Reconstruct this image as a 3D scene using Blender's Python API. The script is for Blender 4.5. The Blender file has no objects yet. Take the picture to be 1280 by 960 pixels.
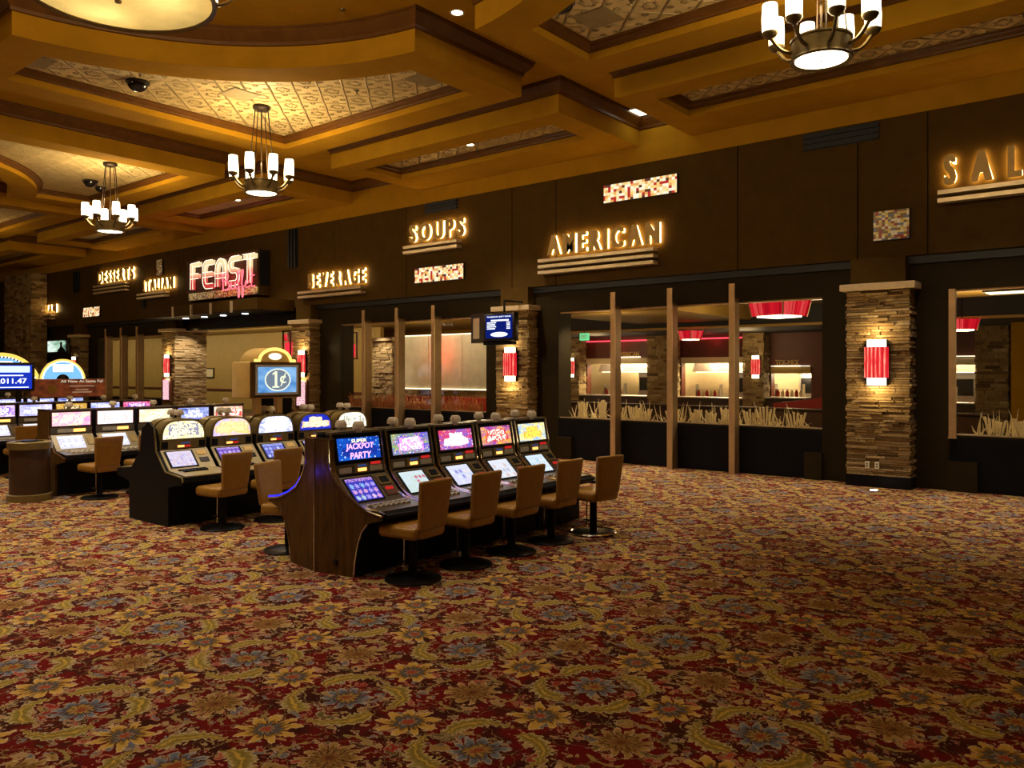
import bpy, bmesh, math, random
from mathutils import Vector, Matrix, Euler
PI = math.pi
R = math.radians
random.seed(7)
scn = bpy.context.scene
col = scn.collection

# ------------------------------------------------------------------ helpers
def lin(c):
    return tuple((x / 12.92 if x <= 0.04045 else ((x + 0.055) / 1.055) ** 2.4) for x in c)

def hx(s):
    return lin(tuple(int(s[i:i + 2], 16) / 255 for i in (0, 2, 4)))

def rgba(c):
    return (c[0], c[1], c[2], 1.0)

class MB:
    """collects shapes into one mesh"""
    def __init__(s):
        s.v = []; s.f = []; s.M = None
    def at(s, M):
        s.M = M; return s
    def add(s, vs, fs):
        b = len(s.v)
        for p in vs:
            p = Vector(p)
            s.v.append(tuple(s.M @ p) if s.M is not None else tuple(p))
        s.f.extend([tuple(b + i for i in f) for f in fs])
        return s
    def box(s, x0, y0, z0, x1, y1, z1):
        x0, x1 = min(x0, x1), max(x0, x1); y0, y1 = min(y0, y1), max(y0, y1); z0, z1 = min(z0, z1), max(z0, z1)
        return s.add([(x0, y0, z0), (x1, y0, z0), (x1, y1, z0), (x0, y1, z0), (x0, y0, z1), (x1, y0, z1), (x1, y1, z1), (x0, y1, z1)],
                     [(0, 3, 2, 1), (4, 5, 6, 7), (0, 1, 5, 4), (1, 2, 6, 5), (2, 3, 7, 6), (3, 0, 4, 7)])
    def rbox(s, x0, y0, z0, x1, y1, z1, r=0.02, seg=2):
        bm = bmesh.new()
        bmesh.ops.create_cube(bm, size=1.0)
        for v in bm.verts:
            v.co = Vector(((x0 + x1) / 2 + v.co.x * (x1 - x0), (y0 + y1) / 2 + v.co.y * (y1 - y0), (z0 + z1) / 2 + v.co.z * (z1 - z0)))
        r = min(r, abs(x1 - x0) * .48, abs(y1 - y0) * .48, abs(z1 - z0) * .48)
        bmesh.ops.bevel(bm, geom=bm.edges[:], offset=r, segments=seg, profile=.5, affect='EDGES')
        return s.bm(bm)
    def bm(s, bm):
        bm.verts.index_update()
        s.add([v.co[:] for v in bm.verts], [tuple(v.index for v in f.verts) for f in bm.faces])
        bm.free(); return s
    def prism(s, poly, a, b, axis='y'):
        """poly of (p,q); axis y: p=x q=z ; axis x: p=y q=z ; axis z: p=x q=y"""
        n = len(poly)
        def P(p, q, t):
            return (p, t, q) if axis == 'y' else ((t, p, q) if axis == 'x' else (p, q, t))
        vs = [P(p, q, a) for p, q in poly] + [P(p, q, b) for p, q in poly]
        fs = [tuple(range(n - 1, -1, -1)), tuple(range(n, 2 * n))] + [(i, (i + 1) % n, n + (i + 1) % n, n + i) for i in range(n)]
        area = sum(poly[i][0] * poly[(i + 1) % n][1] - poly[(i + 1) % n][0] * poly[i][1] for i in range(n))
        flip = (area < 0) != (axis == 'y')
        if (b < a): flip = not flip
        if flip:
            fs = [tuple(reversed(f)) for f in fs]
        return s.add(vs, fs)
    def tube(s, pts, r, n=8, cap=True):
        pts = [Vector(p) for p in pts]
        rings = []; up = Vector((0, 0, 1))
        for i, p in enumerate(pts):
            d = (pts[min(i + 1, len(pts) - 1)] - pts[max(i - 1, 0)]).normalized()
            a = d.cross(up)
            if a.length < 1e-3: a = d.cross(Vector((1, 0, 0)))
            a.normalize(); c = a.cross(d)
            rr = r[i] if isinstance(r, (list, tuple)) else r
            rings.append([p + a * math.cos(2 * PI * k / n) * rr + c * math.sin(2 * PI * k / n) * rr for k in range(n)])
        vs = [v for ring in rings for v in ring]
        fs = []
        for i in range(len(pts) - 1):
            for k in range(n):
                fs.append((i * n + k, i * n + (k + 1) % n, (i + 1) * n + (k + 1) % n, (i + 1) * n + k))
        if cap:
            fs.append(tuple(range(n - 1, -1, -1))); fs.append(tuple((len(pts) - 1) * n + k for k in range(n)))
        return s.add(vs, fs)
    def lathe(s, prof, c=(0, 0, 0), n=24, a0=0, a1=2 * PI):
        full = abs(a1 - a0 - 2 * PI) < 1e-6
        m = n if full else n + 1
        vs = []
        for r, z in prof:
            for k in range(m):
                a = a0 + (a1 - a0) * k / n
                vs.append((c[0] + r * math.cos(a), c[1] + r * math.sin(a), c[2] + z))
        fs = []
        for i in range(len(prof) - 1):
            for k in range(n):
                k2 = (k + 1) % m
                fs.append((i * m + k, i * m + k2, (i + 1) * m + k2, (i + 1) * m + k))
        if full:
            closed = prof[0] == prof[-1]
            if prof[0][0] > 1e-4 and not closed: fs.append(tuple(range(m - 1, -1, -1)))
            if prof[-1][0] > 1e-4 and not closed: fs.append(tuple((len(prof) - 1) * m + k for k in range(m)))
        return s.add(vs, fs)
    def quad(s, a, b, c, d):
        return s.add([a, b, c, d], [(0, 1, 2, 3)])
    def obj(s, name, m, parent=None, smooth=None, loc=None):
        me = bpy.data.meshes.new(name)
        me.from_pydata(s.v, [], s.f); me.update()
        if m is not None: me.materials.append(m)
        if smooth:
            for p in me.polygons: p.use_smooth = True
            me.set_sharp_from_angle(angle=R(smooth))
        o = bpy.data.objects.new(name, me); col.objects.link(o)
        if parent is not None: o.parent = parent
        if loc: o.location = loc
        return o

def tag(o, label, cat, group=None, kind=None):
    o['label'] = label; o['category'] = cat
    if group: o['group'] = group
    if kind: o['kind'] = kind
    return o

def struct(o, label=None):
    o['kind'] = 'structure'
    if label: o['label'] = label
    return o

def thing(name, label, cat, loc=(0, 0, 0), rz=0, group=None):
    o = bpy.data.objects.new(name, None); col.objects.link(o)
    o.location = loc; o.rotation_euler = (0, 0, rz); o.empty_display_size = .1
    return tag(o, label, cat, group)

def dup(root, loc, rz=0, label=None, group=None):
    m = {}
    def cp(o, par):
        c = o.copy(); col.objects.link(c)
        if par is not None: c.parent = par
        m[o] = c
        for ch in kids.get(o, []): cp(ch, c)
        return c
    kids = {}
    def gather(o):
        kids[o] = list(o.children)
        for ch in kids[o]: gather(ch)
    gather(root)
    r = cp(root, None)
    r.location = loc; r.rotation_euler = (0, 0, rz)
    if label: r['label'] = label
    if group: r['group'] = group
    return r, m

def set_mat(o, m):
    o.material_slots[0].link = 'OBJECT'
    o.material_slots[0].material = m

# -------------------------------------------------------------- materials
class NT:
    def __init__(s, name):
        s.mat = bpy.data.materials.new(name); s.mat.use_nodes = True
        s.nt = s.mat.node_tree; s.nt.nodes.clear()
        s.out = s.nt.nodes.new('ShaderNodeOutputMaterial')
    def n(s, t, **k):
        nd = s.nt.nodes.new(t)
        for a, b in k.items(): setattr(nd, a, b)
        return nd
    def L(s, a, b): s.nt.links.new(a, b)
    def put(s, sock, v):
        if hasattr(v, 'is_output'): s.L(v, sock)
        elif v is not None: sock.default_value = v
    def m(s, op, a, b=None, c=None, clamp=False):
        nd = s.n('ShaderNodeMath', operation=op, use_clamp=clamp)
        s.put(nd.inputs[0], a); s.put(nd.inputs[1], b); s.put(nd.inputs[2], c)
        return nd.outputs[0]
    def vm(s, op, a, b=None, sc=None):
        nd = s.n('ShaderNodeVectorMath', operation=op)
        s.put(nd.inputs[0], a); s.put(nd.inputs[1], b)
        if sc is not None: s.put(nd.inputs['Scale'], sc)
        return nd.outputs[0]
    def mix(s, f, a, b, mode='MIX'):
        nd = s.n('ShaderNodeMix', data_type='RGBA', blend_type=mode)
        s.put(nd.inputs[0], f)
        for i, v in ((6, a), (7, b)):
            if isinstance(v, tuple) and len(v) == 3: v = rgba(v)
            s.put(nd.inputs[i], v)
        return nd.outputs[2]
    def ramp(s, f, stops, interp='LINEAR'):
        nd = s.n('ShaderNodeValToRGB'); cr = nd.color_ramp; cr.interpolation = interp
        while len(cr.elements) < len(stops): cr.elements.new(.5)
        for e, (p, c) in zip(cr.elements, stops):
            e.position = p; e.color = c if len(c) == 4 else rgba(c)
        s.put(nd.inputs[0], f)
        return nd.outputs[0], nd.outputs[1]
    def noise(s, vec, scale, detail=2, rough=.5, dist=0):
        nd = s.n('ShaderNodeTexNoise'); s.put(nd.inputs['Vector'], vec)
        nd.inputs['Scale'].default_value = scale; nd.inputs['Detail'].default_value = detail
        nd.inputs['Roughness'].default_value = rough; nd.inputs['Distortion'].default_value = dist
        return nd.outputs[0], nd.outputs[1]
    def vor(s, vec, scale, rnd=1.0, feature='F1', metric='EUCLIDEAN'):
        nd = s.n('ShaderNodeTexVoronoi', feature=feature, distance=metric); s.put(nd.inputs['Vector'], vec)
        nd.inputs['Scale'].default_value = scale; nd.inputs['Randomness'].default_value = rnd
        return nd.outputs
    def sep(s, v):
        nd = s.n('ShaderNodeSeparateXYZ'); s.L(v, nd.inputs[0]); return nd.outputs
    def comb(s, x, y, z=0.0):
        nd = s.n('ShaderNodeCombineXYZ')
        for i, v in enumerate((x, y, z)): s.put(nd.inputs[i], v)
        return nd.outputs[0]
    def pos(s): return s.n('ShaderNodeNewGeometry').outputs['Position']
    def objc(s): return s.n('ShaderNodeTexCoord').outputs['Object']
    def gen(s): return s.n('ShaderNodeTexCoord').outputs['Generated']
    def bsdf(s, color, rough=.5, metal=0, bump=None, bstr=.3, bdist=.02, spec=.5, emit=None, estr=0, coat=0):
        b = s.n('ShaderNodeBsdfPrincipled')
        if isinstance(color, tuple): color = rgba(color)
        s.put(b.inputs['Base Color'], color); s.put(b.inputs['Roughness'], rough); s.put(b.inputs['Metallic'], metal)
        b.inputs['Specular IOR Level'].default_value = spec
        if coat: b.inputs['Coat Weight'].default_value = coat
        if emit is not None:
            if isinstance(emit, tuple): emit = rgba(emit)
            s.put(b.inputs['Emission Color'], emit); s.put(b.inputs['Emission Strength'], estr)
        if bump is not None:
            bp = s.n('ShaderNodeBump'); bp.inputs['Strength'].default_value = bstr; bp.inputs['Distance'].default_value = bdist
            s.L(bump, bp.inputs['Height']); s.L(bp.outputs[0], b.inputs['Normal'])
        s.L(b.outputs[0], s.out.inputs[0])
        return s.mat
    def emission(s, color, strength):
        e = s.n('ShaderNodeEmission')
        if isinstance(color, tuple): color = rgba(color)
        s.put(e.inputs[0], color); s.put(e.inputs[1], strength)
        s.L(e.outputs[0], s.out.inputs[0]); return s.mat

def plain(name, c, rough=.5, metal=0, var=.12, scale=6, spec=.5, bump=0, coat=0):
    """a procedural material: base colour with slight noise variation"""
    t = NT(name)
    f, _ = t.noise(t.objc(), scale, 4, .6)
    a = tuple(x * (1 - var) for x in c); b = tuple(min(1, x * (1 + var)) for x in c)
    cc, _ = t.ramp(f, [(.3, a), (.7, b)])
    if bump:
        g, _ = t.noise(t.objc(), scale * 8, 3)
        return t.bsdf(cc, rough, metal, g, bump, .01, spec, coat=coat)
    return t.bsdf(cc, rough, metal, spec=spec, coat=coat)

def glow(name, c, st):
    t = NT(name)
    f, _ = t.noise(t.objc(), 3, 2)
    cc, _ = t.ramp(f, [(.2, tuple(x * .93 for x in c)), (.8, c)])
    return t.emission(cc, st)

M = {}
M['gold'] = plain('gold_plaster', (0.40, 0.212, 0.013), .85, 0, .10, 2.0, .03)
M['crown'] = plain('stained_crown', (0.115, 0.045, 0.006), .4, 0, .2, 5, .3)
M['fascia'] = plain('dark_brown_panel', (0.078, 0.043, 0.008), .6, 0, .15, 3, .06)
M['fascia_gap'] = plain('panel_gap', (0.012, 0.007, 0.004), .8)
M['black'] = plain('black_lacquer', (0.006, 0.0065, 0.009), .45, 0, .2, 4, .12)
M['blueblack'] = plain('blue_black_steel', (0.012, 0.016, 0.026), .4, .3, .2, 4)
M['lower'] = plain('dark_wall_paint', (0.024, 0.016, 0.005), .55, 0, .15, 4, .12)
M['bronze'] = plain('brushed_bronze', (0.62, 0.42, 0.22), .42, .6, .12, 8)
M['finside'] = plain('dull_bronze', (0.26, 0.165, 0.075), .5, .5, .12, 8)
M['cap'] = plain('pale_cast_stone', (0.62, 0.47, 0.26), .7, 0, .1, 10)
M['leather'] = plain('tan_leather', (0.31, 0.155, 0.022), .30, 0, .12, 12, .5, .12)
M['chrome'] = plain('chrome', (0.75, 0.75, 0.75), .15, 1, .05)
M['gunmetal'] = plain('dark_metal', (0.035, 0.032, 0.030), .3, .8, .2)
M['machmetal'] = plain('machine_metal', (0.15, 0.125, 0.085), .32, .55, .2, 9)
M['greyplate'] = plain('grey_speaker_plate', (0.46, 0.42, 0.33), .5, .2, .1, 20)
M['beige'] = plain('beige_bezel', (0.42, 0.34, 0.17), .35, .2, .1, 8)
M['olivepanel'] = plain('olive_gold_panel', (0.20, 0.145, 0.045), .35, .3, .15, 8)
M['signgold'] = plain('gold_sign_case', (0.78, 0.53, 0.16), .5, 0, .1, 5)
M['candle'] = plain('frosted_top_light', (0.60, 0.52, 0.38), .4, 0, .1, 10)
M['lettermetal'] = plain('aged_brass_letter', (0.56, 0.40, 0.15), .5, .2, .1, 8)
M['bar'] = plain('pale_metal_bar', (0.72, 0.60, 0.42), .4, .6, .08, 8)
M['plug'] = plain('white_plastic', (0.7, 0.65, 0.5), .4)
M['vent'] = plain('ceiling_vent_panel', (0.27, 0.21, 0.09), .6)
M['glossblack'] = plain('black_glass_dome', (0.006, 0.006, 0.007), .08, 0, .1, 3, .7)
M['bowlmetal'] = plain('antique_bronze', (0.16, 0.115, 0.045), .38, .7, .15, 8)
M['redlac'] = plain('red_brown_wall', (0.105, 0.020, 0.007), .5, 0, .15, 3)
M['redbooth'] = plain('red_upholstery', (0.45, 0.025, 0.015), .5, 0, .1, 6)
M['steel'] = plain('stainless_steel', (0.55, 0.51, 0.44), .35, .8, .08, 6)
M['cream'] = plain('cream_tile', (0.75, 0.62, 0.38), .5, 0, .06, 6)
M['interior_floor'] = plain('dark_tile_floor', (0.05, 0.03, 0.015), .4, 0, .3, 3)
M['interior_dark'] = plain('black_soffit', (0.012, 0.012, 0.016), .6)
M['interior_ceil'] = plain('tan_plaster', (0.40, 0.25, 0.055), .6, 0, .08, 2)
M['wood_rail'] = plain('dark_stained_wood', (0.05, 0.022, 0.010), .4, 0, .3, 5)
M['reedcream'] = plain('pale_reed', (0.88, 0.74, 0.42), .6, 0, .15, 30)
M['reedred'] = plain('russet_reed', (0.52, 0.20, 0.07), .6, 0, .35, 25)
M['bulb'] = glow('lamp_glass', (1.0, .83, .50), 7.0)
M['bulb_s'] = glow('lamp_glass_small', (1.0, .86, .55), 5.0)
M['halo'] = glow('halo_tube', (1.0, .66, .24), 24.0)
M['rod'] = plain('dark_bronze_rod', (0.03, 0.018, 0.01), .45, .6, .1)
M['downlight'] = glow('downlight_lens', (1.0, .86, .62), 12.0)
M['coolwhite'] = glow('cool_downlight_lens', (.9, .95, 1.0), 6.0)
M['redglow'] = glow('red_lamp_shade', (1.0, .035, .06), 1.15)
M['pinkglow'] = glow('pink_neon', (1.0, .13, .17), 2.4)
M['whiteneon'] = glow('white_neon', (1.0, .78, .55), 2.2)
M['redneon'] = glow('red_neon', (1.0, .06, .10), 2.2)
M['amber'] = glow('amber_lit_slot', (1.0, .42, .10), 2.6)
M['reddisp'] = glow('red_led_display', (1.0, .04, .03), .55)
M['bluedisp'] = glow('blue_led_strip', (.10, .16, .5), .35)
M['blueled'] = glow('blue_edge_light', (.03, .03, 1.0), 1.6)
M['greenled'] = glow('green_exit_light', (.25, 1.0, .45), .9)
M['kitchenlamp'] = glow('kitchen_light', (1.0, .88, .62), 3.0)

def wood_mat():
    t = NT('walnut_veneer')
    x, y, z = t.sep(t.objc())
    v = t.comb(t.m('MULTIPLY', x, 9), t.m('MULTIPLY', y, 9), t.m('MULTIPLY', z, 1.2))
    f, _ = t.noise(v, 2.2, 5, .6, .6)
    c, _ = t.ramp(f, [(.3, (0.050, 0.021, 0.003)), (.7, (0.125, 0.058, 0.010))])
    return t.bsdf(c, .45, 0, spec=.15)
M['wood'] = wood_mat()

def stone_mat():
    t = NT('stacked_ledgestone')
    g = t.n('ShaderNodeNewGeometry').outputs['Random Per Island']
    c, _ = t.ramp(g, [(0, (0.15, 0.09, 0.036)), (.3, (0.32, 0.215, 0.095)), (.55, (0.46, 0.33, 0.155)), (.8, (0.36, 0.23, 0.095)), (1, (0.62, 0.48, 0.27))])
    f, _ = t.noise(t.objc(), 22, 4, .6)
    c2 = t.mix(.55, c, t.ramp(f, [(.3, (.25, .2, .15)), (.75, (1, 1, 1))])[0], 'MULTIPLY')
    return t.bsdf(c2, .8, 0, f, .6, .02, .25)
M['stone'] = stone_mat()

def tin_mat():
    t = NT('pressed_tin_panel')
    x, y, z = t.sep(t.pos())
    S = .61
    fx = t.m('ABSOLUTE', t.m('WRAP', x, .5 * S, -.5 * S)); fy = t.m('ABSOLUTE', t.m('WRAP', y, .5 * S, -.5 * S))
    mx = t.m('MAXIMUM', fx, fy)
    rail = t.m('COMPARE', mx, .265, .018)
    rail2 = t.m('COMPARE', mx, .305, .012)
    d = t.m('ABSOLUTE', t.m('SUBTRACT', t.m('ADD', fx, fy), .30))
    dia = t.m('SUBTRACT', 1.0, t.m('DIVIDE', d, .035), clamp=True)
    r = t.m('SQRT', t.m('ADD', t.m('MULTIPLY', fx, fx), t.m('MULTIPLY', fy, fy)))
    ro = t.m('MULTIPLY', t.m('SINE', t.m('MULTIPLY', t.m('ARCTAN2', fy, fx), 8)), .02)
    ros = t.m('SUBTRACT', 1.0, t.m('DIVIDE', t.m('ABSOLUTE', t.m('SUBTRACT', t.m('ADD', r, ro), .10)), .03), clamp=True)
    cx = t.m('SUBTRACT', fx, .20); cy = t.m('SUBTRACT', fy, .20)
    rc = t.m('SQRT', t.m('ADD', t.m('MULTIPLY', cx, cx), t.m('MULTIPLY', cy, cy)))
    cor = t.m('SUBTRACT', 1.0, t.m('DIVIDE', t.m('ABSOLUTE', t.m('SUBTRACT', rc, .035)), .02), clamp=True)
    h = t.m('ADD', t.m('ADD', t.m('ADD', rail, rail2), t.m('MULTIPLY', dia, .7)), t.m('ADD', t.m('MULTIPLY', ros, .7), cor))
    f, _ = t.noise(t.pos(), 5, 4)
    c, _ = t.ramp(f, [(.3, (0.66, 0.50, 0.22)), (.7, (0.80, 0.64, 0.31))])
    # darker brown tone in the recesses of the stamping
    c = t.mix(t.m('MULTIPLY', t.m('SUBTRACT', 1.0, h, clamp=True), .22), c, (0.36, 0.23, 0.07))
    return t.bsdf(c, .4, .1, h, 1.0, .11, .5)
M['tin'] = tin_mat()

def mosaic_mat(name, lit):
    t = NT(name)
    x, y, z = t.sep(t.objc())
    S = .07 if lit else .05
    ix = t.m('FLOOR', t.m('DIVIDE', x, S)); iz = t.m('FLOOR', t.m('DIVIDE', z, S * .8))
    w = t.n('ShaderNodeTexWhiteNoise', noise_dimensions='2D'); t.L(t.comb(ix, iz), w.inputs['Vector'])
    if lit:
        c, _ = t.ramp(w.outputs[0], [(0, (0.9, .72, .38)), (.28, (1, .86, .62)), (.45, (.75, .36, .10)), (.6, (.45, .03, .02)), (.75, (.95, .6, .2)), (.9, (.10, .03, .02))], 'CONSTANT')
        e = t.emission(c, lit)
        return e
    c, _ = t.ramp(w.outputs[0], [(0, (.45, .3, .08)), (.2, (.16, .09, .03)), (.4, (.6, .5, .3)), (.55, (.22, .02, .015)), (.68, (.6, .42, .1)), (.84, (.12, .12, .13))], 'CONSTANT')
    return t.bsdf(c, .2, 0, emit=c, estr=.22)  # faint glow added in the colour of the unlit tiles
M['mosaic_lit'] = mosaic_mat('backlit_mosaic', 1.15)
M['mosaic'] = mosaic_mat('glass_mosaic', 0)

def glass_mat():
    t = NT('clear_window_glass')
    tr = t.n('ShaderNodeBsdfTransparent'); tr.inputs[0].default_value = (.93, .92, .88, 1)
    gl = t.n('ShaderNodeBsdfGlossy'); gl.inputs['Roughness'].default_value = .03
    fr = t.n('ShaderNodeFresnel'); fr.inputs['IOR'].default_value = 1.45
    mx = t.n('ShaderNodeMixShader'); t.L(t.m('MULTIPLY', fr.outputs[0], .07), mx.inputs[0]); t.L(tr.outputs[0], mx.inputs[1]); t.L(gl.outputs[0], mx.inputs[2])
    t.L(mx.outputs[0], t.out.inputs[0]); return t.mat
M['glass'] = glass_mat()

def translucent(name, c):
    t = NT(name)
    f, _ = t.noise(t.objc(), 4, 3)
    cc, _ = t.ramp(f, [(.3, tuple(x * .85 for x in c)), (.7, c)])
    a = t.n('ShaderNodeBsdfTranslucent'); t.L(cc, a.inputs[0])
    b = t.n('ShaderNodeBsdfDiffuse'); t.L(cc, b.inputs[0])
    mx = t.n('ShaderNodeMixShader'); mx.inputs[0].default_value = .2
    t.L(a.outputs[0], mx.inputs[1]); t.L(b.outputs[0], mx.inputs[2]); t.L(mx.outputs[0], t.out.inputs[0]); return t.mat
M['alabaster'] = translucent('alabaster_glass', (.96, .88, .66))
M['frosted'] = translucent('frosted_glass', (.80, .74, .60))

def carpet_mat():
    t = NT('floral_axminster_carpet')
    p0 = t.pos()
    n1, nc = t.noise(p0, 9, 2)
    off = t.vm('SCALE', t.vm('SUBTRACT', nc, (.5, .5, .5)), sc=.075)
    n2, nc2 = t.noise(p0, 42, 2)
    off2 = t.vm('SCALE', t.vm('SUBTRACT', nc2, (.5, .5, .5)), sc=.038)
    p = t.vm('ADD', t.vm('ADD', p0, off), off2)
    x, y, z = t.sep(p)
    PX, PY = 1.08, 1.10
    def polar(cx, cy):
        u = t.m('WRAP', t.m('SUBTRACT', x, cx), PX / 2, -PX / 2); v = t.m('WRAP', t.m('SUBTRACT', y, cy), PY / 2, -PY / 2)
        r = t.m('SQRT', t.m('ADD', t.m('MULTIPLY', u, u), t.m('MULTIPLY', v, v)))
        return r, t.m('ARCTAN2', v, u)
    maroon = (0.165, 0.007, 0.007); dark = (0.052, 0.010, 0.007)
    # dark brown areas between the red ones
    nb, _ = t.noise(p0, 5.0, 2)
    colr, _ = t.ramp(nb, [(.46, maroon), (.54, (0.085, 0.012, 0.007)), (.64, dark)])
    pal = [(0, (.42, .26, .08)), (.18, (.15, .12, .04)), (.30, (.17, .18, .24)), (.46, (.48, .10, .07)), (.60, (.48, .31, .14)), (.74, (.09, .04, .018)), (.84, (.36, .035, .025)), (.92, (.34, .22, .13))]
    nj, _ = t.noise(p0, 26, 3, .7)
    jag = t.m('MULTIPLY', t.m('SUBTRACT', nj, .5), .85)
    # leaf scatter, three sizes
    for sc, lim, keep, st in ((6.0, .38, .52, 2.0), (10.0, .38, .55, .55), (16.0, .38, .52, 1.6)):
        pv = t.vm('MULTIPLY', p, (1.0, st, 1.0))
        vo = t.vor(t.vm('ADD', pv, t.vm('SCALE', t.vm('SUBTRACT', nc, (.5, .5, .5)), sc=.16)), sc)
        cs = t.n('ShaderNodeSeparateColor'); t.L(vo['Color'], cs.inputs[0])
        c, _ = t.ramp(cs.outputs[0], pal, 'CONSTANT')
        vd = t.m('ADD', vo['Distance'], t.m('MULTIPLY', jag, .22))
        inner = t.m('LESS_THAN', vd, lim)
        on = t.m('GREATER_THAN', cs.outputs[1], keep)
        edge = t.m('GREATER_THAN', vd, lim * .80)
        c = t.mix(t.m('MULTIPLY', edge, .7), c, (.56, .42, .28))
        c = t.mix(t.m('LESS_THAN', vd, lim * .2), c, (.16, .06, .02))
        colr = t.mix(t.m('MULTIPLY', inner, on), colr, c)
    # thin scrolling tendrils
    for sc_, wd_, cl_ in ((3.6, .0035, (.40, .30, .13)), (5.2, .0040, (.30, .24, .09))):
        ns, _ = t.noise(t.vm('ADD', p, (sc_ * 3.1, 1.7, 0)), sc_, 1, .4)
        colr = t.mix(t.m('LESS_THAN', t.m('ABSOLUTE', t.m('SUBTRACT', ns, .5)), wd_), colr, cl_)
    xb, yb = -2.82, 3.19
    # scrolling stems around the tan flowers
    rt, tt = polar(xb - .54, yb + .55)
    sw = t.m('GREATER_THAN', t.m('SINE', t.m('ADD', t.m('MULTIPLY', tt, 4), .8)), -.1)
    stem = t.m('LESS_THAN', t.m('ABSOLUTE', t.m('SUBTRACT', rt, t.m('ADD', .255, t.m('MULTIPLY', .02, t.m('SINE', t.m('MULTIPLY', tt, 4)))))), .011)
    colr = t.mix(t.m('MULTIPLY', stem, sw), colr, (.38, .29, .10))
    def flower(r, th, rad, n, ph, stops, base):
        a1 = t.m('ABSOLUTE', t.m('SINE', t.m('ADD', t.m('ADD', t.m('MULTIPLY', th, n / 2), ph), t.m('MULTIPLY', r, 3.0))))
        pet = t.m('MULTIPLY', rad, t.m('ADD', .44, t.m('MULTIPLY', a1, .56)))
        q = t.m('ADD', t.m('DIVIDE', r, pet), t.m('MULTIPLY', jag, t.m('MULTIPLY', r, 3.4)))
        line = t.m('LESS_THAN', a1, .30)
        c, al = t.ramp(q, stops, 'LINEAR')
        c = t.mix(t.m('MULTIPLY', line, t.m('GREATER_THAN', q, .42)), c, (.10, .045, .012))
        msk = t.m('LESS_THAN', q, 1.0)
        return t.mix(msk, base, c)
    gold = (.66, .42, .085); pale = (.74, .57, .32)
    ystops = [(0, (.40, .08, .035)), (.20, (.38, .07, .03)), (.24, (.50, .38, .22)), (.30, (.10, .11, .14)), (.44, (.13, .13, .14)), (.52, (.18, .09, .02)), (.72, gold), (.90, gold), (.96, pale)]
    bstops = [(0, (.34, .07, .02)), (.2, (.30, .07, .025)), (.26, (.42, .28, .09)), (.44, (.40, .24, .06)), (.50, (.06, .035, .02)), (.62, (.13, .15, .21)), (.86, (.21, .24, .30)), (.95, (.46, .43, .36))]
    tstops = [(0, (.09, .035, .015)), (.25, (.26, .10, .03)), (.40, (.36, .22, .065)), (.60, (.17, .075, .02)), (.74, (.42, .26, .08)), (.92, (.44, .28, .10)), (.97, pale)]
    for cx, cy in ((xb - .54, yb), (xb, yb + .55)):
        r, th = polar(cx, cy)
        colr = flower(r, th, .185, 9, .3, ystops, colr)
    colr = flower(rt, tt, .18, 12, 0, tstops, colr)
    rb, tb = polar(xb, yb)
    # four crescent feather leaves around every blue flower
    tw = t.m('DIVIDE', t.m('WRAP', t.m('SUBTRACT', tb, PI / 4), PI / 4, -PI / 4), PI / 4)
    wd = t.m('MULTIPLY', .074, t.m('POWER', t.m('SUBTRACT', 1.0, t.m('DIVIDE', t.m('ABSOLUTE', t.m('SUBTRACT', tw, .42)), t.m('ADD', .58, t.m('MULTIPLY', .84, t.m('LESS_THAN', tw, .42)))), clamp=True), .8))
    wd = t.m('ADD', wd, t.m('MULTIPLY', .012, t.m('SINE', t.m('MULTIPLY', tw, 34))))
    rc = t.m('SUBTRACT', t.m('ADD', .335, t.m('MULTIPLY', tw, -.035)), t.m('MULTIPLY', t.m('MULTIPLY', tw, tw), .055))
    dd = t.m('DIVIDE', t.m('ABSOLUTE', t.m('SUBTRACT', rb, rc)), t.m('MAXIMUM', wd, .001))
    cc, _ = t.ramp(dd, [(0, (.66, .46, .09)), (.12, (.50, .34, .06)), (.25, (.24, .18, .035)), (.65, (.38, .29, .075)), (.90, (.58, .49, .26))])
    msk = t.m('MULTIPLY', t.m('LESS_THAN', dd, 1.0), t.m('LESS_THAN', t.m('ABSOLUTE', t.m('ADD', tw, .04)), .84))
    colr = t.mix(msk, colr, cc)
    colr = flower(rb, tb, .165, 10, .5, bstops, colr)
    f, _ = t.noise(p0, 160, 2)
    colr = t.mix(.35, colr, t.ramp(f, [(.3, (.45, .45, .45)), (.7, (1, 1, 1))])[0], 'MULTIPLY')
    return t.bsdf(colr, .95, 0, f, .25, .006, .08)
M['carpet'] = carpet_mat()

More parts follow.
